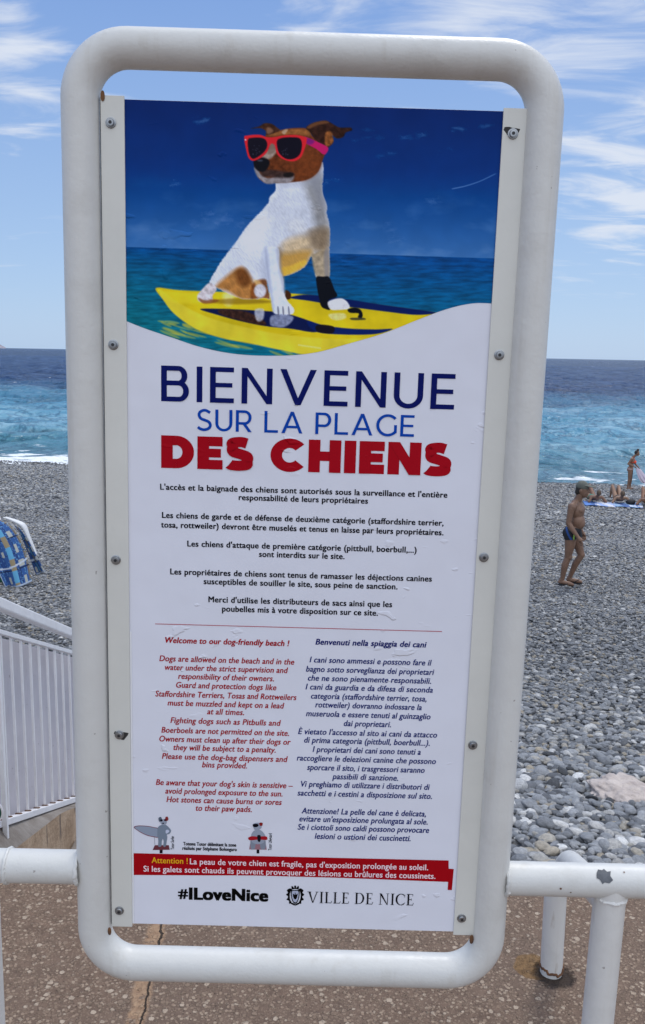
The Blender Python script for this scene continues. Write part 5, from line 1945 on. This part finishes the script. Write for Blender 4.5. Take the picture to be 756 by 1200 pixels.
def ell_geo(V, F, c_, r_, rot=(0, 0, 0), n=18, m=12):
    M_ = Euler(rot).to_matrix()
    b = len(V)
    for i in range(m + 1):
        a = -math.pi / 2 + math.pi * i / m
        for k in range(n):
            t_ = 2 * math.pi * k / n
            ca_ = max(1e-3, math.cos(a))
            V.append(tuple(Vector(c_) + M_ @ Vector((r_[0] * ca_ * math.cos(t_), r_[1] * ca_ * math.sin(t_), r_[2] * math.sin(a)))))
    for i in range(m):
        for k in range(n):
            l = (k + 1) % n
            F.append((b + i * n + k, b + i * n + l, b + (i + 1) * n + l, b + (i + 1) * n + k))
    F.append(tuple(b + k for k in range(n))[::-1])
    F.append(tuple(b + m * n + k for k in range(n)))


def organic(name, shapes, m, parent=None, voxel=0.008, smooth=6, cut=None):
    """shapes: ('c', p0, r0, p1, r1) tapered limb or ('e', centre, radii, rot); fused to one continuous skin"""
    V, F = [], []
    for s_ in shapes:
        if s_[0] == 'c':
            cap_geo(V, F, *s_[1:])
        else:
            ell_geo(V, F, *s_[1:])
    me_ = bpy.data.meshes.new(name)
    me_.from_pydata(V, [], F)
    tmp = link(bpy.data.objects.new(name + '_tmp', me_))
    md = tmp.modifiers.new('r', 'REMESH')
    md.mode = 'VOXEL'
    md.voxel_size = voxel
    md.use_smooth_shade = True
    if smooth:
        ms = tmp.modifiers.new('s', 'SMOOTH')
        ms.iterations = smooth
        ms.factor = 0.5
    bpy.context.view_layer.update()
    out = bpy.data.meshes.new_from_object(tmp.evaluated_get(bpy.context.evaluated_depsgraph_get()))
    bpy.data.objects.remove(tmp)
    bpy.data.meshes.remove(me_)
    out.name = name
    if cut is not None:
        bm = bmesh.new()
        bm.from_mesh(out)
        for co_, no_ in cut:
            gm = bm.verts[:] + bm.edges[:] + bm.faces[:]
            bmesh.ops.bisect_plane(bm, geom=gm, plane_co=co_, plane_no=no_, clear_outer=True)
        bm.to_mesh(out)
        bm.free()
    out.materials.clear()
    for k in (m if isinstance(m, (list, tuple)) else [m]):
        out.materials.append(k)
    out.polygons.foreach_set('use_smooth', [True] * len(out.polygons))
    o = link(bpy.data.objects.new(name, out), parent)
    return o


def skin(name, c_):
    return mat(name, c_, 0.5, 0.22, 5, 0.003, 30, spec=0.4)


M_HAIR = mat('dark_hair', (0.018, 0.013, 0.010), 0.6, 0.3, 30, 0.004, 90)
M_HAIRB = mat('brown_hair', (0.085, 0.052, 0.028), 0.6, 0.35, 30, 0.004, 90)
M_BLACK = mat('black_fabric', (0.010, 0.010, 0.013), 0.7, 0.2, 40)

# man in a cap, walking to the right, arm forward
mp_ = at_beach(666, 685)
man = empty('person', (mp_[0], mp_[1], float(beach_z(mp_[0], mp_[1])) + 0.015), label='man in grey cap and black swim trunks walking across the pebbles, facing right', cat='person')
man.rotation_euler = (0, 0, R_(-27))
ms_tan = skin('tanned_skin', (0.20, 0.115, 0.076))
Yn, Yf = -0.105, 0.105                                  # near (right) and far side
body_shapes = [
    ('e', (0.118, 0, 1.585), (0.092, 0.074, 0.118), (0, 0.10, 0)),            # skull
    ('e', (0.150, 0, 1.528), (0.064, 0.058, 0.075), (0, 0.2, 0)),             # jaw
    ('c', (0.205, 0, 1.585), 0.013, (0.228, 0, 1.553), 0.016),                # nose
    ('c', (0.203, -0.018, 1.513), 0.010, (0.203, 0.018, 1.513), 0.010),       # lips
    ('e', (0.188, 0, 1.478), (0.022, 0.024, 0.018), (0, 0, 0)),               # chin
    ('e', (0.100, -0.076, 1.570), (0.020, 0.011, 0.032), (0, 0.2, 0)), ('e', (0.100, 0.076, 1.570), (0.020, 0.011, 0.032), (0, 0.2, 0)),
    ('c', (0.090, 0, 1.50), 0.058, (0.050, 0, 1.385), 0.066),                 # neck
    ('c', (0.030, -0.09, 1.365), 0.062, (0.030, 0.09, 1.365), 0.062),         # trapezius
    ('c', (0.025, -0.165, 1.335), 0.062, (0.025, 0.165, 1.335), 0.062),       # shoulder girdle
    ('e', (0.055, 0, 1.235), (0.125, 0.165, 0.155), (0, -0.05, 0)),           # rib cage
    ('e', (0.120, -0.07, 1.255), (0.055, 0.075, 0.062), (0, 0, 0)), ('e', (0.120, 0.07, 1.255), (0.055, 0.075, 0.062), (0, 0, 0)),
    ('e', (0.070, 0, 1.070), (0.122, 0.150, 0.145), (0, 0, 0)),               # belly
    ('e', (0.105, 0, 1.035), (0.098, 0.120, 0.110), (0, 0, 0)),
    ('e', (0.015, 0, 0.915), (0.125, 0.165, 0.125), (0, 0, 0)),               # pelvis
    ('e', (-0.048, -0.075, 0.865), (0.080, 0.085, 0.095), (0, 0, 0)), ('e', (-0.048, 0.075, 0.865), (0.080, 0.085, 0.095), (0, 0, 0)),
    # near leg, straight under the body
    ('c', (0.00, Yn, 0.86), 0.096, (0.005, Yn, 0.70), 0.088), ('c', (0.005, Yn, 0.70), 0.088, (-0.015, Yn, 0.485), 0.058), ('e', (-0.005, Yn, 0.475), (0.060, 0.056, 0.065), (0, 0, 0)),
    ('c', (-0.022, Yn, 0.44), 0.055, (-0.055, Yn - 0.005, 0.33), 0.058), ('c', (-0.055, Yn - 0.005, 0.33), 0.058, (-0.080, Yn - 0.01, 0.10), 0.036), ('e', (-0.088, Yn - 0.01, 0.075), (0.042, 0.036, 0.045), (0, 0, 0)),
    ('c', (-0.115, Yn - 0.01, 0.045), 0.034, (0.030, Yn - 0.02, 0.036), 0.034), ('c', (0.030, Yn - 0.02, 0.036), 0.036, (0.095, Yn - 0.028, 0.028), 0.026),
    # far leg, knee forward
    ('c', (0.03, Yf, 0.86), 0.096, (0.075, Yf, 0.70), 0.086), ('c', (0.075, Yf, 0.70), 0.086, (0.150, Yf, 0.50), 0.058), ('e', (0.158, Yf, 0.49), (0.058, 0.056, 0.064), (0, 0, 0)),
    ('c', (0.145, Yf, 0.46), 0.055, (0.075, Yf + 0.005, 0.33), 0.057), ('c', (0.075, Yf + 0.005, 0.33), 0.057, (0.000, Yf + 0.01, 0.10), 0.036), ('e', (-0.010, Yf + 0.01, 0.075), (0.042, 0.036, 0.045), (0, 0, 0)),
    ('c', (-0.030, Yf + 0.01, 0.045), 0.034, (0.110, Yf + 0.02, 0.034), 0.034), ('c', (0.110, Yf + 0.02, 0.034), 0.036, (0.175, Yf + 0.028, 0.026), 0.026),
    # near arm: down and forward
    ('e', (0.008, -0.205, 1.315), (0.066, 0.060, 0.072), (0, 0, 0)), ('c', (0.002, -0.215, 1.29), 0.055, (-0.020, -0.235, 1.06), 0.044), ('c', (-0.020, -0.235, 1.06), 0.045, (0.040, -0.235, 0.97), 0.044), ('c', (0.040, -0.235, 0.97), 0.044, (0.135, -0.225, 0.855), 0.029),
    ('c', (0.145, -0.225, 0.840), 0.030, (0.185, -0.225, 0.800), 0.034),
    # far arm
    ('e', (0.030, 0.200, 1.315), (0.066, 0.060, 0.072), (0, 0, 0)), ('c', (0.035, 0.215, 1.29), 0.054, (0.010, 0.235, 1.05), 0.043), ('c', (0.010, 0.235, 1.05), 0.043, (0.110, 0.225, 0.87), 0.029), ('c', (0.115, 0.225, 0.86), 0.030, (0.145, 0.222, 0.81), 0.034),
]
for sy_, hx, hz_ in ((-0.225, 0.185, 0.800), (0.222, 0.145, 0.805)):
    for k in range(4):                                  # fingers, slightly curled
        o_x = hx + 0.022 - 0.014 * k
        o_z = hz_ - 0.016 - 0.006 * k
        ln = (0.040, 0.046, 0.042, 0.034)[k]
        y_ = sy_ + (-0.012 + 0.008 * k) * (1 if sy_ < 0 else -1)
        body_shapes += [('c', (o_x, y_, o_z), 0.0095, (o_x + ln * 0.55, y_, o_z - ln * 0.8), 0.009), ('c', (o_x + ln * 0.55, y_, o_z - ln * 0.8), 0.009, (o_x + ln * 0.45, y_, o_z - ln * 1.5), 0.0085)]
    body_shapes += [('c', (hx - 0.02, sy_ * 0.93, hz_ + 0.025), 0.0115, (hx + 0.030, sy_ * 0.86, hz_ + 0.005), 0.0105), ('c', (hx + 0.030, sy_ * 0.86, hz_ + 0.005), 0.0105, (hx + 0.050, sy_ * 0.86, hz_ - 0.022), 0.009)]
organic('body', body_shapes, ms_tan, man, 0.0062, 4)
tr = organic('swim_trunks', [
    ('e', (0.015, 0, 0.905), (0.134, 0.174, 0.120), (0, 0, 0)), ('e', (-0.049, -0.075, 0.865), (0.089, 0.094, 0.102), (0, 0, 0)), ('e', (-0.049, 0.075, 0.865), (0.089, 0.094, 0.102), (0, 0, 0)),
    ('c', (0.00, Yn, 0.86), 0.106, (0.004, Yn, 0.74), 0.100), ('c', (0.03, Yf, 0.86), 0.106, (0.065, Yf, 0.74), 0.100)],
    [M_BLACK, mat('blue_fabric', (0.010, 0.055, 0.22), 0.7, 0.1, 30), mat('lime_fabric', (0.30, 0.50, 0.08), 0.7, 0.1, 30)], man, 0.008, 4, cut=[((0, 0, 0.775), (0.1, 0, -1)), ((0, 0, 0.985), (0.14, 0, 1))])
for p in tr.data.polygons:
    c_ = p.center
    if abs(c_.y) > 0.09:
        s_ = c_.x + (c_.z - 0.97) * 0.62
        if -0.10 < s_ < -0.062:
            p.material_index = 1
        if 0.062 < c_.x < 0.082 and c_.z < 0.90:
            p.material_index = 2
organic('hair', [('e', (0.098, 0, 1.592), (0.090, 0.079, 0.105), (0, 0.1, 0)), ('e', (0.050, 0, 1.545), (0.048, 0.066, 0.060), (0, 0, 0))], M_HAIR, man, 0.008, 3, cut=[((0.105, 0, 1.6), (1, 0, -0.15)), ((0, 0, 1.66), (0, 0, 1))])
capm = mat('grey_cap_cloth', (0.115, 0.12, 0.10), 0.85, 0.15, 30)
cp = organic('baseball_cap', [('e', (0.112, 0, 1.640), (0.103, 0.087, 0.092), (0, 0.08, 0)), ('e', (0.240, 0, 1.650), (0.100, 0.072, 0.011), (0, 0.12, 0)), ('e', (0.175, 0, 1.660), (0.05, 0.08, 0.012), (0, 0.05, 0))], capm, man, 0.006, 3, cut=[((0, 0, 1.632), (-0.16, 0, -1))])
for s_ in (-1, 1):
    V, F = [], []
    ell_geo(V, F, (0.196, s_ * 0.030, 1.592), (0.010, 0.013, 0.007), (0, 0, 0), 10, 6)
    q = MB()
    q.v, q.f, q.mi = V, F, [0] * len(F)
    q.build('eye', M_BLACK, man, smooth=True)
for xo, yo in ((-0.012, Yn - 0.018), (0.075, Yf + 0.018)):
    q = MB()
    pts = [(-0.13, -0.03), (-0.10, -0.042), (0.0, -0.040), (0.08, -0.046), (0.125, -0.02), (0.125, 0.02), (0.08, 0.044), (0.0, 0.038), (-0.10, 0.042), (-0.13, 0.03)]
    b = len(q.v)
    for zz_ in (-0.012, 0.006):
        q.v += [(xo + a, yo + b_, zz_) for a, b_ in pts]
    nP = len(pts)
    q.f += [tuple(range(nP))[::-1], tuple(range(nP, 2 * nP))] + [(k, (k + 1) % nP, nP + (k + 1) % nP, nP + k) for k in range(nP)]
    q.mi += [0] * len(q.f)
    q.tube([(xo + 0.085, yo, 0.006), (xo + 0.06, yo - 0.02, 0.055), (xo + 0.0, yo - 0.043, 0.012)], 0.008, 8)
    q.tube([(xo + 0.085, yo, 0.006), (xo + 0.06, yo + 0.02, 0.055), (xo + 0.0, yo + 0.040, 0.012)], 0.008, 8)
    q.build('flip_flop', M_BLACK, man, smooth=True)

# woman standing with a towel, looking down
wp = at_beach(737.5, 573)
wom = empty('person', (wp[0], wp[1], float(beach_z(wp[0], wp[1]))), label='woman in orange bikini top standing by the water, looking down at a towel', cat='person')
wom.rotation_euler = (0, 0, R_(-20))
sk2 = skin('warm_skin', (0.23, 0.13, 0.085))
organic('body', [
    ('e', (0.195, 0, 1.50), (0.085, 0.072, 0.108), (0, 0.45, 0)), ('e', (0.232, 0, 1.445), (0.05, 0.05, 0.055), (0, 0.4, 0)), ('c', (0.272, 0, 1.48), 0.012, (0.285, 0, 1.455), 0.014),
    ('c', (0.15, 0, 1.43), 0.048, (0.05, 0, 1.32), 0.055), ('c', (0.02, -0.14, 1.275), 0.052, (0.02, 0.14, 1.275), 0.052), ('e', (0.035, 0, 1.17), (0.105, 0.145, 0.145), (0, 0.15, 0)),
    ('e', (0.130, -0.065, 1.13), (0.06, 0.062, 0.062), (0, 0, 0)), ('e', (0.130, 0.065, 1.13), (0.06, 0.062, 0.062), (0, 0, 0)),
    ('e', (0.0, 0, 0.99), (0.098, 0.125, 0.13), (0, 0, 0)), ('e', (-0.02, 0, 0.84), (0.125, 0.170, 0.125), (0, 0, 0)), ('e', (-0.075, 0, 0.81), (0.085, 0.15, 0.09), (0, 0, 0)),
    ('c', (-0.02, -0.085, 0.80), 0.098, (-0.03, -0.080, 0.44), 0.058), ('c', (-0.03, -0.080, 0.44), 0.056, (-0.045, -0.08, 0.32), 0.052), ('c', (-0.045, -0.08, 0.32), 0.052, (-0.06, -0.08, 0.08), 0.034), ('c', (-0.08, -0.08, 0.035), 0.032, (0.07, -0.09, 0.028), 0.027),
    ('c', (0.0, 0.085, 0.80), 0.098, (0.03, 0.080, 0.44), 0.058), ('c', (0.03, 0.080, 0.44), 0.056, (0.025, 0.08, 0.32), 0.052), ('c', (0.025, 0.08, 0.32), 0.052, (0.02, 0.08, 0.08), 0.034), ('c', (0.0, 0.08, 0.035), 0.032, (0.14, 0.09, 0.028), 0.027),
    ('c', (0.00, -0.185, 1.265), 0.046, (-0.12, -0.205, 1.06), 0.038), ('c', (-0.12, -0.205, 1.06), 0.037, (0.12, -0.17, 0.95), 0.026), ('e', (0.165, -0.165, 0.935), (0.048, 0.020, 0.028), (0, 0.3, 0)),
    ('c', (0.05, 0.175, 1.255), 0.046, (0.16, 0.20, 1.02), 0.037), ('c', (0.16, 0.20, 1.02), 0.036, (0.34, 0.15, 0.84), 0.026), ('e', (0.375, 0.145, 0.81), (0.048, 0.020, 0.028), (0, 0.6, 0)),
] + [('c', (0.19 + 0.0 * k, -0.18 + 0.010 * k, 0.925), 0.009, (0.225, -0.18 + 0.010 * k, 0.895 - 0.004 * k), 0.0085) for k in range(4)] + [('c', (0.395, 0.13 + 0.010 * k, 0.79), 0.009, (0.42, 0.13 + 0.010 * k, 0.75 - 0.004 * k), 0.0085) for k in range(4)], sk2, wom, 0.009, 4)
organic('bikini_top', [('e', (0.132, -0.065, 1.13), (0.067, 0.068, 0.062), (0, 0, 0)), ('e', (0.132, 0.065, 1.13), (0.067, 0.068, 0.062), (0, 0, 0)), ('e', (0.035, 0, 1.13), (0.112, 0.150, 0.024), (0, 0.15, 0)), ('c', (0.16, -0.06, 1.17), 0.009, (0.06, -0.05, 1.345), 0.009), ('c', (0.16, 0.06, 1.17), 0.009, (0.06, 0.05, 1.345), 0.009)], mat('orange_fabric', (0.70, 0.06, 0.02), 0.6, 0.1, 30), wom, 0.008, 2)
organic('bikini_bottom', [('e', (-0.022, 0, 0.84), (0.131, 0.176, 0.060), (0, 0, 0)), ('e', (-0.06, 0, 0.80), (0.102, 0.15, 0.075), (0, 0, 0))], mat('pink_fabric', (0.60, 0.42, 0.45), 0.6, 0.1, 30), wom, 0.01, 2)
organic('hair', [('e', (0.168, 0, 1.530), (0.088, 0.078, 0.095), (0, 0.45, 0)), ('e', (0.215, 0, 1.640), (0.052, 0.052, 0.048), (0, 0, 0))], M_HAIR, wom, 0.008, 3, cut=[((0.215, 0, 1.5), (1, 0, -0.75))])
# towel she holds
n = 26
tx = np.linspace(0, 1, n)
U2, V2 = np.meshgrid(tx, tx)
Xl = 0.17 + 0.23 * U2 + (0.30 + 0.22 * U2) * V2 ** 1.1
Zl = 0.93 - 0.12 * U2 - (0.62 - 0.06 * U2) * V2 - 0.10 * np.sin(V2 * 3.1) * (1 - U2)
Yl = -0.18 + 0.31 * U2 * (1 - 0.55 * V2) + 0.035 * np.sin(U2 * 15) * V2 + 0.02
tw = grid_mesh('held_towel', Xl, Yl, Zl, mat('lavender_cloth', (0.46, 0.40, 0.47), 0.9, 0.08, 20, 0.004, 120))
tw.location = wom.location
tw.rotation_euler = wom.rotation_euler
so_ = tw.modifiers.new('thick', 'SOLIDIFY')
so_.thickness = 0.008
tag(tw, 'lavender towel held out and hanging from the standing woman\'s hands', 'towel')


def recliner(px_, py_, yaw, skinc, hair, suit, label, spread=0.0, group=None):
    b = at_beach(px_, py_)
    root = empty('person', (b[0], b[1], float(beach_z(b[0], b[1])) + 0.035), R_(yaw), label, 'person', group)
    m_ = skin('sun_tanned_skin', skinc)
    sh = [('e', (0.0, -0.02, 0.36), (0.074, 0.088, 0.105), (-0.5, 0, 0)), ('c', (0, 0.02, 0.28), 0.05, (0, 0.09, 0.235), 0.056), ('c', (0, 0.075, 0.40), 0.010, (0, 0.085, 0.385), 0.013),
          ('c', (-0.155, 0.13, 0.195), 0.056, (0.155, 0.13, 0.195), 0.056), ('e', (0, 0.27, 0.16), (0.165, 0.20, 0.105), (-0.22, 0, 0)), ('e', (0, 0.50, 0.12), (0.145, 0.18, 0.10), (0, 0, 0)), ('e', (0, 0.68, 0.11), (0.165, 0.13, 0.105), (0, 0, 0))]
    for s_, kx, ky, kz in ((-1, -0.14 - spread, 1.06, 0.47), (1, 0.06, 1.10, 0.45)):
        sh += [('c', (s_ * 0.09, 0.70, 0.115), 0.092, (kx, ky, kz), 0.057), ('c', (kx, ky, kz), 0.056, (kx + 0.01, ky + 0.16, kz * 0.62), 0.052), ('c', (kx + 0.01, ky + 0.16, kz * 0.62), 0.052, (kx + 0.02, ky + 0.34, 0.07), 0.034), ('c', (kx + 0.02, ky + 0.34, 0.04), 0.032, (kx + 0.02, ky + 0.48, 0.03), 0.026)]
        ex_ = s_ * 0.30
        sh += [('c', (s_ * 0.19, 0.13, 0.185), 0.050, (ex_, 0.03, 0.05), 0.040), ('c', (ex_, 0.03, 0.05), 0.038, (s_ * 0.25, 0.27, 0.035), 0.026), ('e', (s_ * 0.245, 0.32, 0.03), (0.035, 0.05, 0.018), (0, 0, 0))]
        sh += [('c', (s_ * (0.225 + 0.012 * k), 0.355, 0.028), 0.009, (s_ * (0.222 + 0.014 * k), 0.405, 0.022), 0.0085) for k in range(4)]
    organic('body', sh, m_, root, 0.011, 4)
    organic('hair', [('e', (0, -0.045, 0.375), (0.082, 0.085, 0.108), (-0.5, 0, 0))], hair, root, 0.010, 3, cut=[((0, 0.02, 0.36), (0, 1, 0.35))])
    organic('swimsuit', [('e', (0, 0.68, 0.11), (0.172, 0.115, 0.112), (0, 0, 0))], suit, root, 0.012, 2)
    return root


M_GREENS = mat('green_swimwear', (0.02, 0.16, 0.11), 0.7)
recliner(700.5, 591.0, 2, (0.20, 0.105, 0.065), M_HAIRB, M_GREENS, 'sunbather with brown hair and green swimwear lying on the towel nearest the man', 0.10)
recliner(728.5, 592.0, -8, (0.28, 0.165, 0.105), M_HAIRB, M_BLACK, 'sunbather lying with raised knees, between the other two on the pebbles', 0.02)
recliner(757.0, 594.5, -20, (0.26, 0.13, 0.075), M_HAIR, M_BLACK, 'sunbather in black at the right edge, cut off by the picture', 0.0)
recliner(763, 577.0, -70, (0.42, 0.22, 0.12), M_HAIRB, M_GREENS, 'sunbather lying near the water beside the standing woman', 0.0)


def beach_towel(px_, py_, w_, l_, yaw, cols_, label):
    b = at_beach(px_, py_)
    nx, ny = 26, 40
    U3, V3 = np.meshgrid(np.linspace(-w_ / 2, w_ / 2, nx), np.linspace(-0.35, l_ - 0.35, ny))
    cy_, sy2 = math.cos(R_(yaw)), math.sin(R_(yaw))
    WX, WY = b[0] + U3 * cy_ - V3 * sy2, b[1] + U3 * sy2 + V3 * cy_
    WZ = beach_z(WX, WY) + 0.045 + 0.03 * fbm(WX * 4, WY * 4, 3)
    g = G('striped_towel')
    x_, y_, z_ = g.xyz(g.tc.outputs['Object'])
    wv = g.math('FRACT', g.math('MULTIPLY', x_, 2.2))
    c_ = g.mix(g.rng(wv, 0.45, 0.5), cols_[0], cols_[1])
    c_ = g.mix(g.rng(g.noise(g.tc.outputs['Object'], 3.5, 3), 0.56, 0.60), c_, cols_[2])
    m_ = g.out(Base_Color=c_, Roughness=0.9)
    o = grid_mesh('beach_towel', WX - b[0], WY - b[1], WZ - b[2], m_)
    o.location = b
    o.modifiers.new('thick', 'SOLIDIFY').thickness = 0.012
    tag(o, label, 'towel', 'towels spread on the pebbles')
    return o


BLU, WHT, LBL = (0.06, 0.12, 0.30), (0.58, 0.60, 0.66), (0.22, 0.36, 0.55)
beach_towel(692, 592.0, 0.42, 1.3, -14, (BLU, (0.09, 0.2, 0.5), BLU), 'blue towel under the sunbather with green swimwear')
beach_towel(709, 592.8, 0.66, 1.3, -16, (WHT, (0.3, 0.4, 0.66), WHT), 'white and blue towel spread between the two sunbathers')
beach_towel(736, 593.6, 0.95, 1.3, -18, (LBL, BLU, WHT), 'light and dark blue towel under the middle sunbather')
dp = at_beach(739, 592.5)
o = lump('bag', (0.16, 0.10, 0.10), M_BLACK, 1.7, 3, 0.2)
o.location = (dp[0], dp[1], float(beach_z(dp[0], dp[1])) + 0.12)
tag(o, 'small dark bag on the light blue towel beside the middle sunbather', 'bag')

# ------------------------------------------------------------------ chair with a patterned towel over it, at the left edge
cp_ = at_beach(-4, 683)
cz = float(beach_z(cp_[0], cp_[1]))
DCH = float(np.linalg.norm(RW.T @ (np.array([cp_[0], cp_[1], cz]) - EYE) * np.array([0, 0, 1])))
K = DCH / FPX                                           # metres per photo pixel at the chair


def cpos(px_, py_, dy=0.0):
    return ((px_ + 4) * K, dy, (683 - py_) * K)


ch = empty('beach_chair', (cp_[0], cp_[1], cz), label='low folding chair with green canvas under the patterned towel at left edge', cat='chair')
M_GRN = mat('green_canvas', (0.02, 0.12, 0.075), 0.8, 0.15, 30, 0.002, 150)
M_TUBE = mat('chair_tube', (0.55, 0.56, 0.58), 0.35, 0.1, 30, metal=0.6)
for s_ in (-1, 1):
    q = MB()
    xx = -0.28 + 0.27 * s_
    q.tube([(xx, 0.42, 0.02), (xx, 0.10, 0.30), (xx, -0.02, 0.62), (xx, -0.12, 0.98)], 0.012, 10)
    q.build('side_frame', M_TUBE, ch, smooth=True)
    q = MB()
    q.tube([(xx, -0.10, 0.02), (xx, 0.10, 0.30), (xx, 0.42, 0.36)], 0.012, 10)
    q.build('leg', M_TUBE, ch, smooth=True)
n = 20
U4, V4 = np.meshgrid(np.linspace(-0.54, -0.01, n), np.linspace(0, 1, n))
o = grid_mesh('seat_back', U4, 0.08 - 0.20 * V4 - 0.04 * np.sin(V4 * 3.14), 0.30 + 0.66 * V4, M_GRN)
o.parent = ch
o.modifiers.new('thick', 'SOLIDIFY').thickness = 0.006
o = grid_mesh('seat', U4, 0.08 + 0.34 * V4, 0.30 + 0.05 * V4 - 0.05 * np.sin(V4 * 3.14), M_GRN)
o.parent = ch
o.modifiers.new('thick', 'SOLIDIFY').thickness = 0.006
q = MB()
q.box(-0.5, 0.36, -0.02, 0.30, 0.0, 0.12)
o = q.build('footwell', M_GRN, ch, bevel=0.03)


def sheet(name, left, right, dyf, nU, nV, colour, label, cat, thick=0.012):
    """cloth between two pixel-traced hems, given depth by dyf(u, v)"""
    Lc, Rc = smooth_open(left, 8), smooth_open(right, 8)

    def samp(P_, n_):
        d = np.concatenate([[0], np.cumsum(np.linalg.norm(np.diff(P_, axis=0), axis=1))])
        t_ = np.linspace(0, d[-1], n_)
        return np.stack([np.interp(t_, d, P_[:, 0]), np.interp(t_, d, P_[:, 1])], -1)
    a, b_ = samp(Lc, nV), samp(Rc, nV)
    uu = np.linspace(0, 1, nU)
    vv_ = np.linspace(0, 1, nV)
    PXs = a[:, None, 0] * (1 - uu)[None] + b_[:, None, 0] * uu[None]
    PYs = a[:, None, 1] * (1 - uu)[None] + b_[:, None, 1] * uu[None]
    UUs, VVs = np.meshgrid(uu, vv_)
    PYs = PYs + colour[1] * np.sin(UUs * math.pi) * VVs
    dy = dyf(UUs, VVs)
    cl4 = np.concatenate([colour[0](UUs, VVs), np.ones((*UUs.shape, 1))], -1).reshape(-1, 4)
    g = G(name + '_cloth')
    at_ = g.t.nodes.new('ShaderNodeAttribute')
    at_.attribute_name = 'dye'
    m_ = g.out(Base_Color=at_.outputs['Color'], Roughness=0.85, Normal=g.bump(g.noise(g.tc.outputs['Object'], 60, 3), 0.004))
    o = grid_mesh(name, (PXs + 4) * K, dy, (683 - PYs) * K, m_, None, {'dye': ('FLOAT_COLOR', cl4)})
    o.location = (cp_[0], cp_[1], cz)
    o.modifiers.new('thick', 'SOLIDIFY').thickness = thick
    tag(o, label, cat)
    return o


def dye(U_, V_):
    c_ = np.zeros((*U_.shape, 3))
    c_[:] = (0.022, 0.070, 0.235)
    colm = np.floor(U_ * 5.0 + 0.25)
    rowm = V_ * 4.6
    c_[(colm.astype(int) % 2) == 0] = (0.03, 0.10, 0.30)
    band = (U_ > 0.50) & (U_ < 0.66)
    tanb = band & ((np.floor(rowm * 1.3 + 0.35).astype(int) % 2) == 0)
    c_[band] = (0.13, 0.40, 0.62)
    c_[tanb] = (0.33, 0.26, 0.15)
    edge_ = (U_ > 0.93)
    c_[edge_] = (0.30, 0.24, 0.15)
    lines_ = (np.abs((rowm % 1.0) - 0.5) < 0.035) | (np.abs(((U_ * 5.0 + 0.25) % 1.0)) < 0.06)
    c_[lines_ & ~band] = (0.008, 0.02, 0.075)
    n1 = fbm(U_ * 26, V_ * 34, 2)
    mot = (n1 > 0.30) & ~band & (((U_ * 5.0) % 1.0) > 0.25)
    c_[mot] = (0.14, 0.33, 0.55)
    for cu, cv_, ru, rv in ((0.80, 0.27, 0.06, 0.045), (0.82, 0.70, 0.075, 0.045), (0.80, 0.49, 0.04, 0.06), (0.84, 0.92, 0.04, 0.05), (0.30, 0.17, 0.045, 0.05), (0.34, 0.52, 0.04, 0.04), (0.33, 0.90, 0.05, 0.05)):
        m_ = (np.abs(U_ - cu) < ru) & (np.abs(V_ - cv_) < rv)
        c_[m_] = (0.46, 0.47, 0.42)
    rope = np.abs(V_ - (0.73 + 0.06 * (U_ - 0.3) - 0.10 * U_ ** 2)) < 0.012
    c_[rope] = (0.55, 0.6, 0.68)
    hem = (V_ > 0.975) | (U_ < 0.018)
    c_[hem] = (0.42, 0.5, 0.62)
    return c_


sheet('draped_towel', [(-16, 612), (-10, 628), (-2, 645), (6, 668), (13, 684)], [(5, 607), (20, 616), (32, 634), (39, 655), (43.5, 676)],
      lambda u, v: -0.14 - 0.12 * v + 0.05 * np.sin(u * 7 + 0.5) * v + 0.10 * u ** 2 * (1 - v), 70, 100, (dye, 1.5), 'blue patterned towel with tan and pale squares draped over the chair', 'towel')
sheet('folded_towel', [(18, 614), (27, 630), (36, 654), (43, 673)], [(24, 618), (36, 634), (46, 652), (54.5, 667)],
      lambda u, v: 0.06 - 0.06 * v + 0.05 * np.sin(u * 5) * v, 30, 60, (lambda u, v: dye(u * 0.6 + 0.25, v) * 0.8, 0.5), 'dark blue patterned towel hanging behind the blue patterned one', 'towel')
sheet('white_cloth', [(4, 607), (18, 613), (28, 622), (36, 638), (41, 650)], [(8, 606), (24, 611.5), (30, 615), (34, 625), (41.5, 649)],
      lambda u, v: 0.10 + 0.03 * np.sin(u * 6 + v * 5), 24, 50, (lambda u, v: np.full((*u.shape, 3), 0.72), 0.0), 'white cloth thrown over the chair behind the blue towel', 'cloth')
q = MB()
q.tube([cpos(4, 608, 0.0), cpos(0, 602, 0.0), cpos(-8, 590, 0.02)], 0.016, 10)
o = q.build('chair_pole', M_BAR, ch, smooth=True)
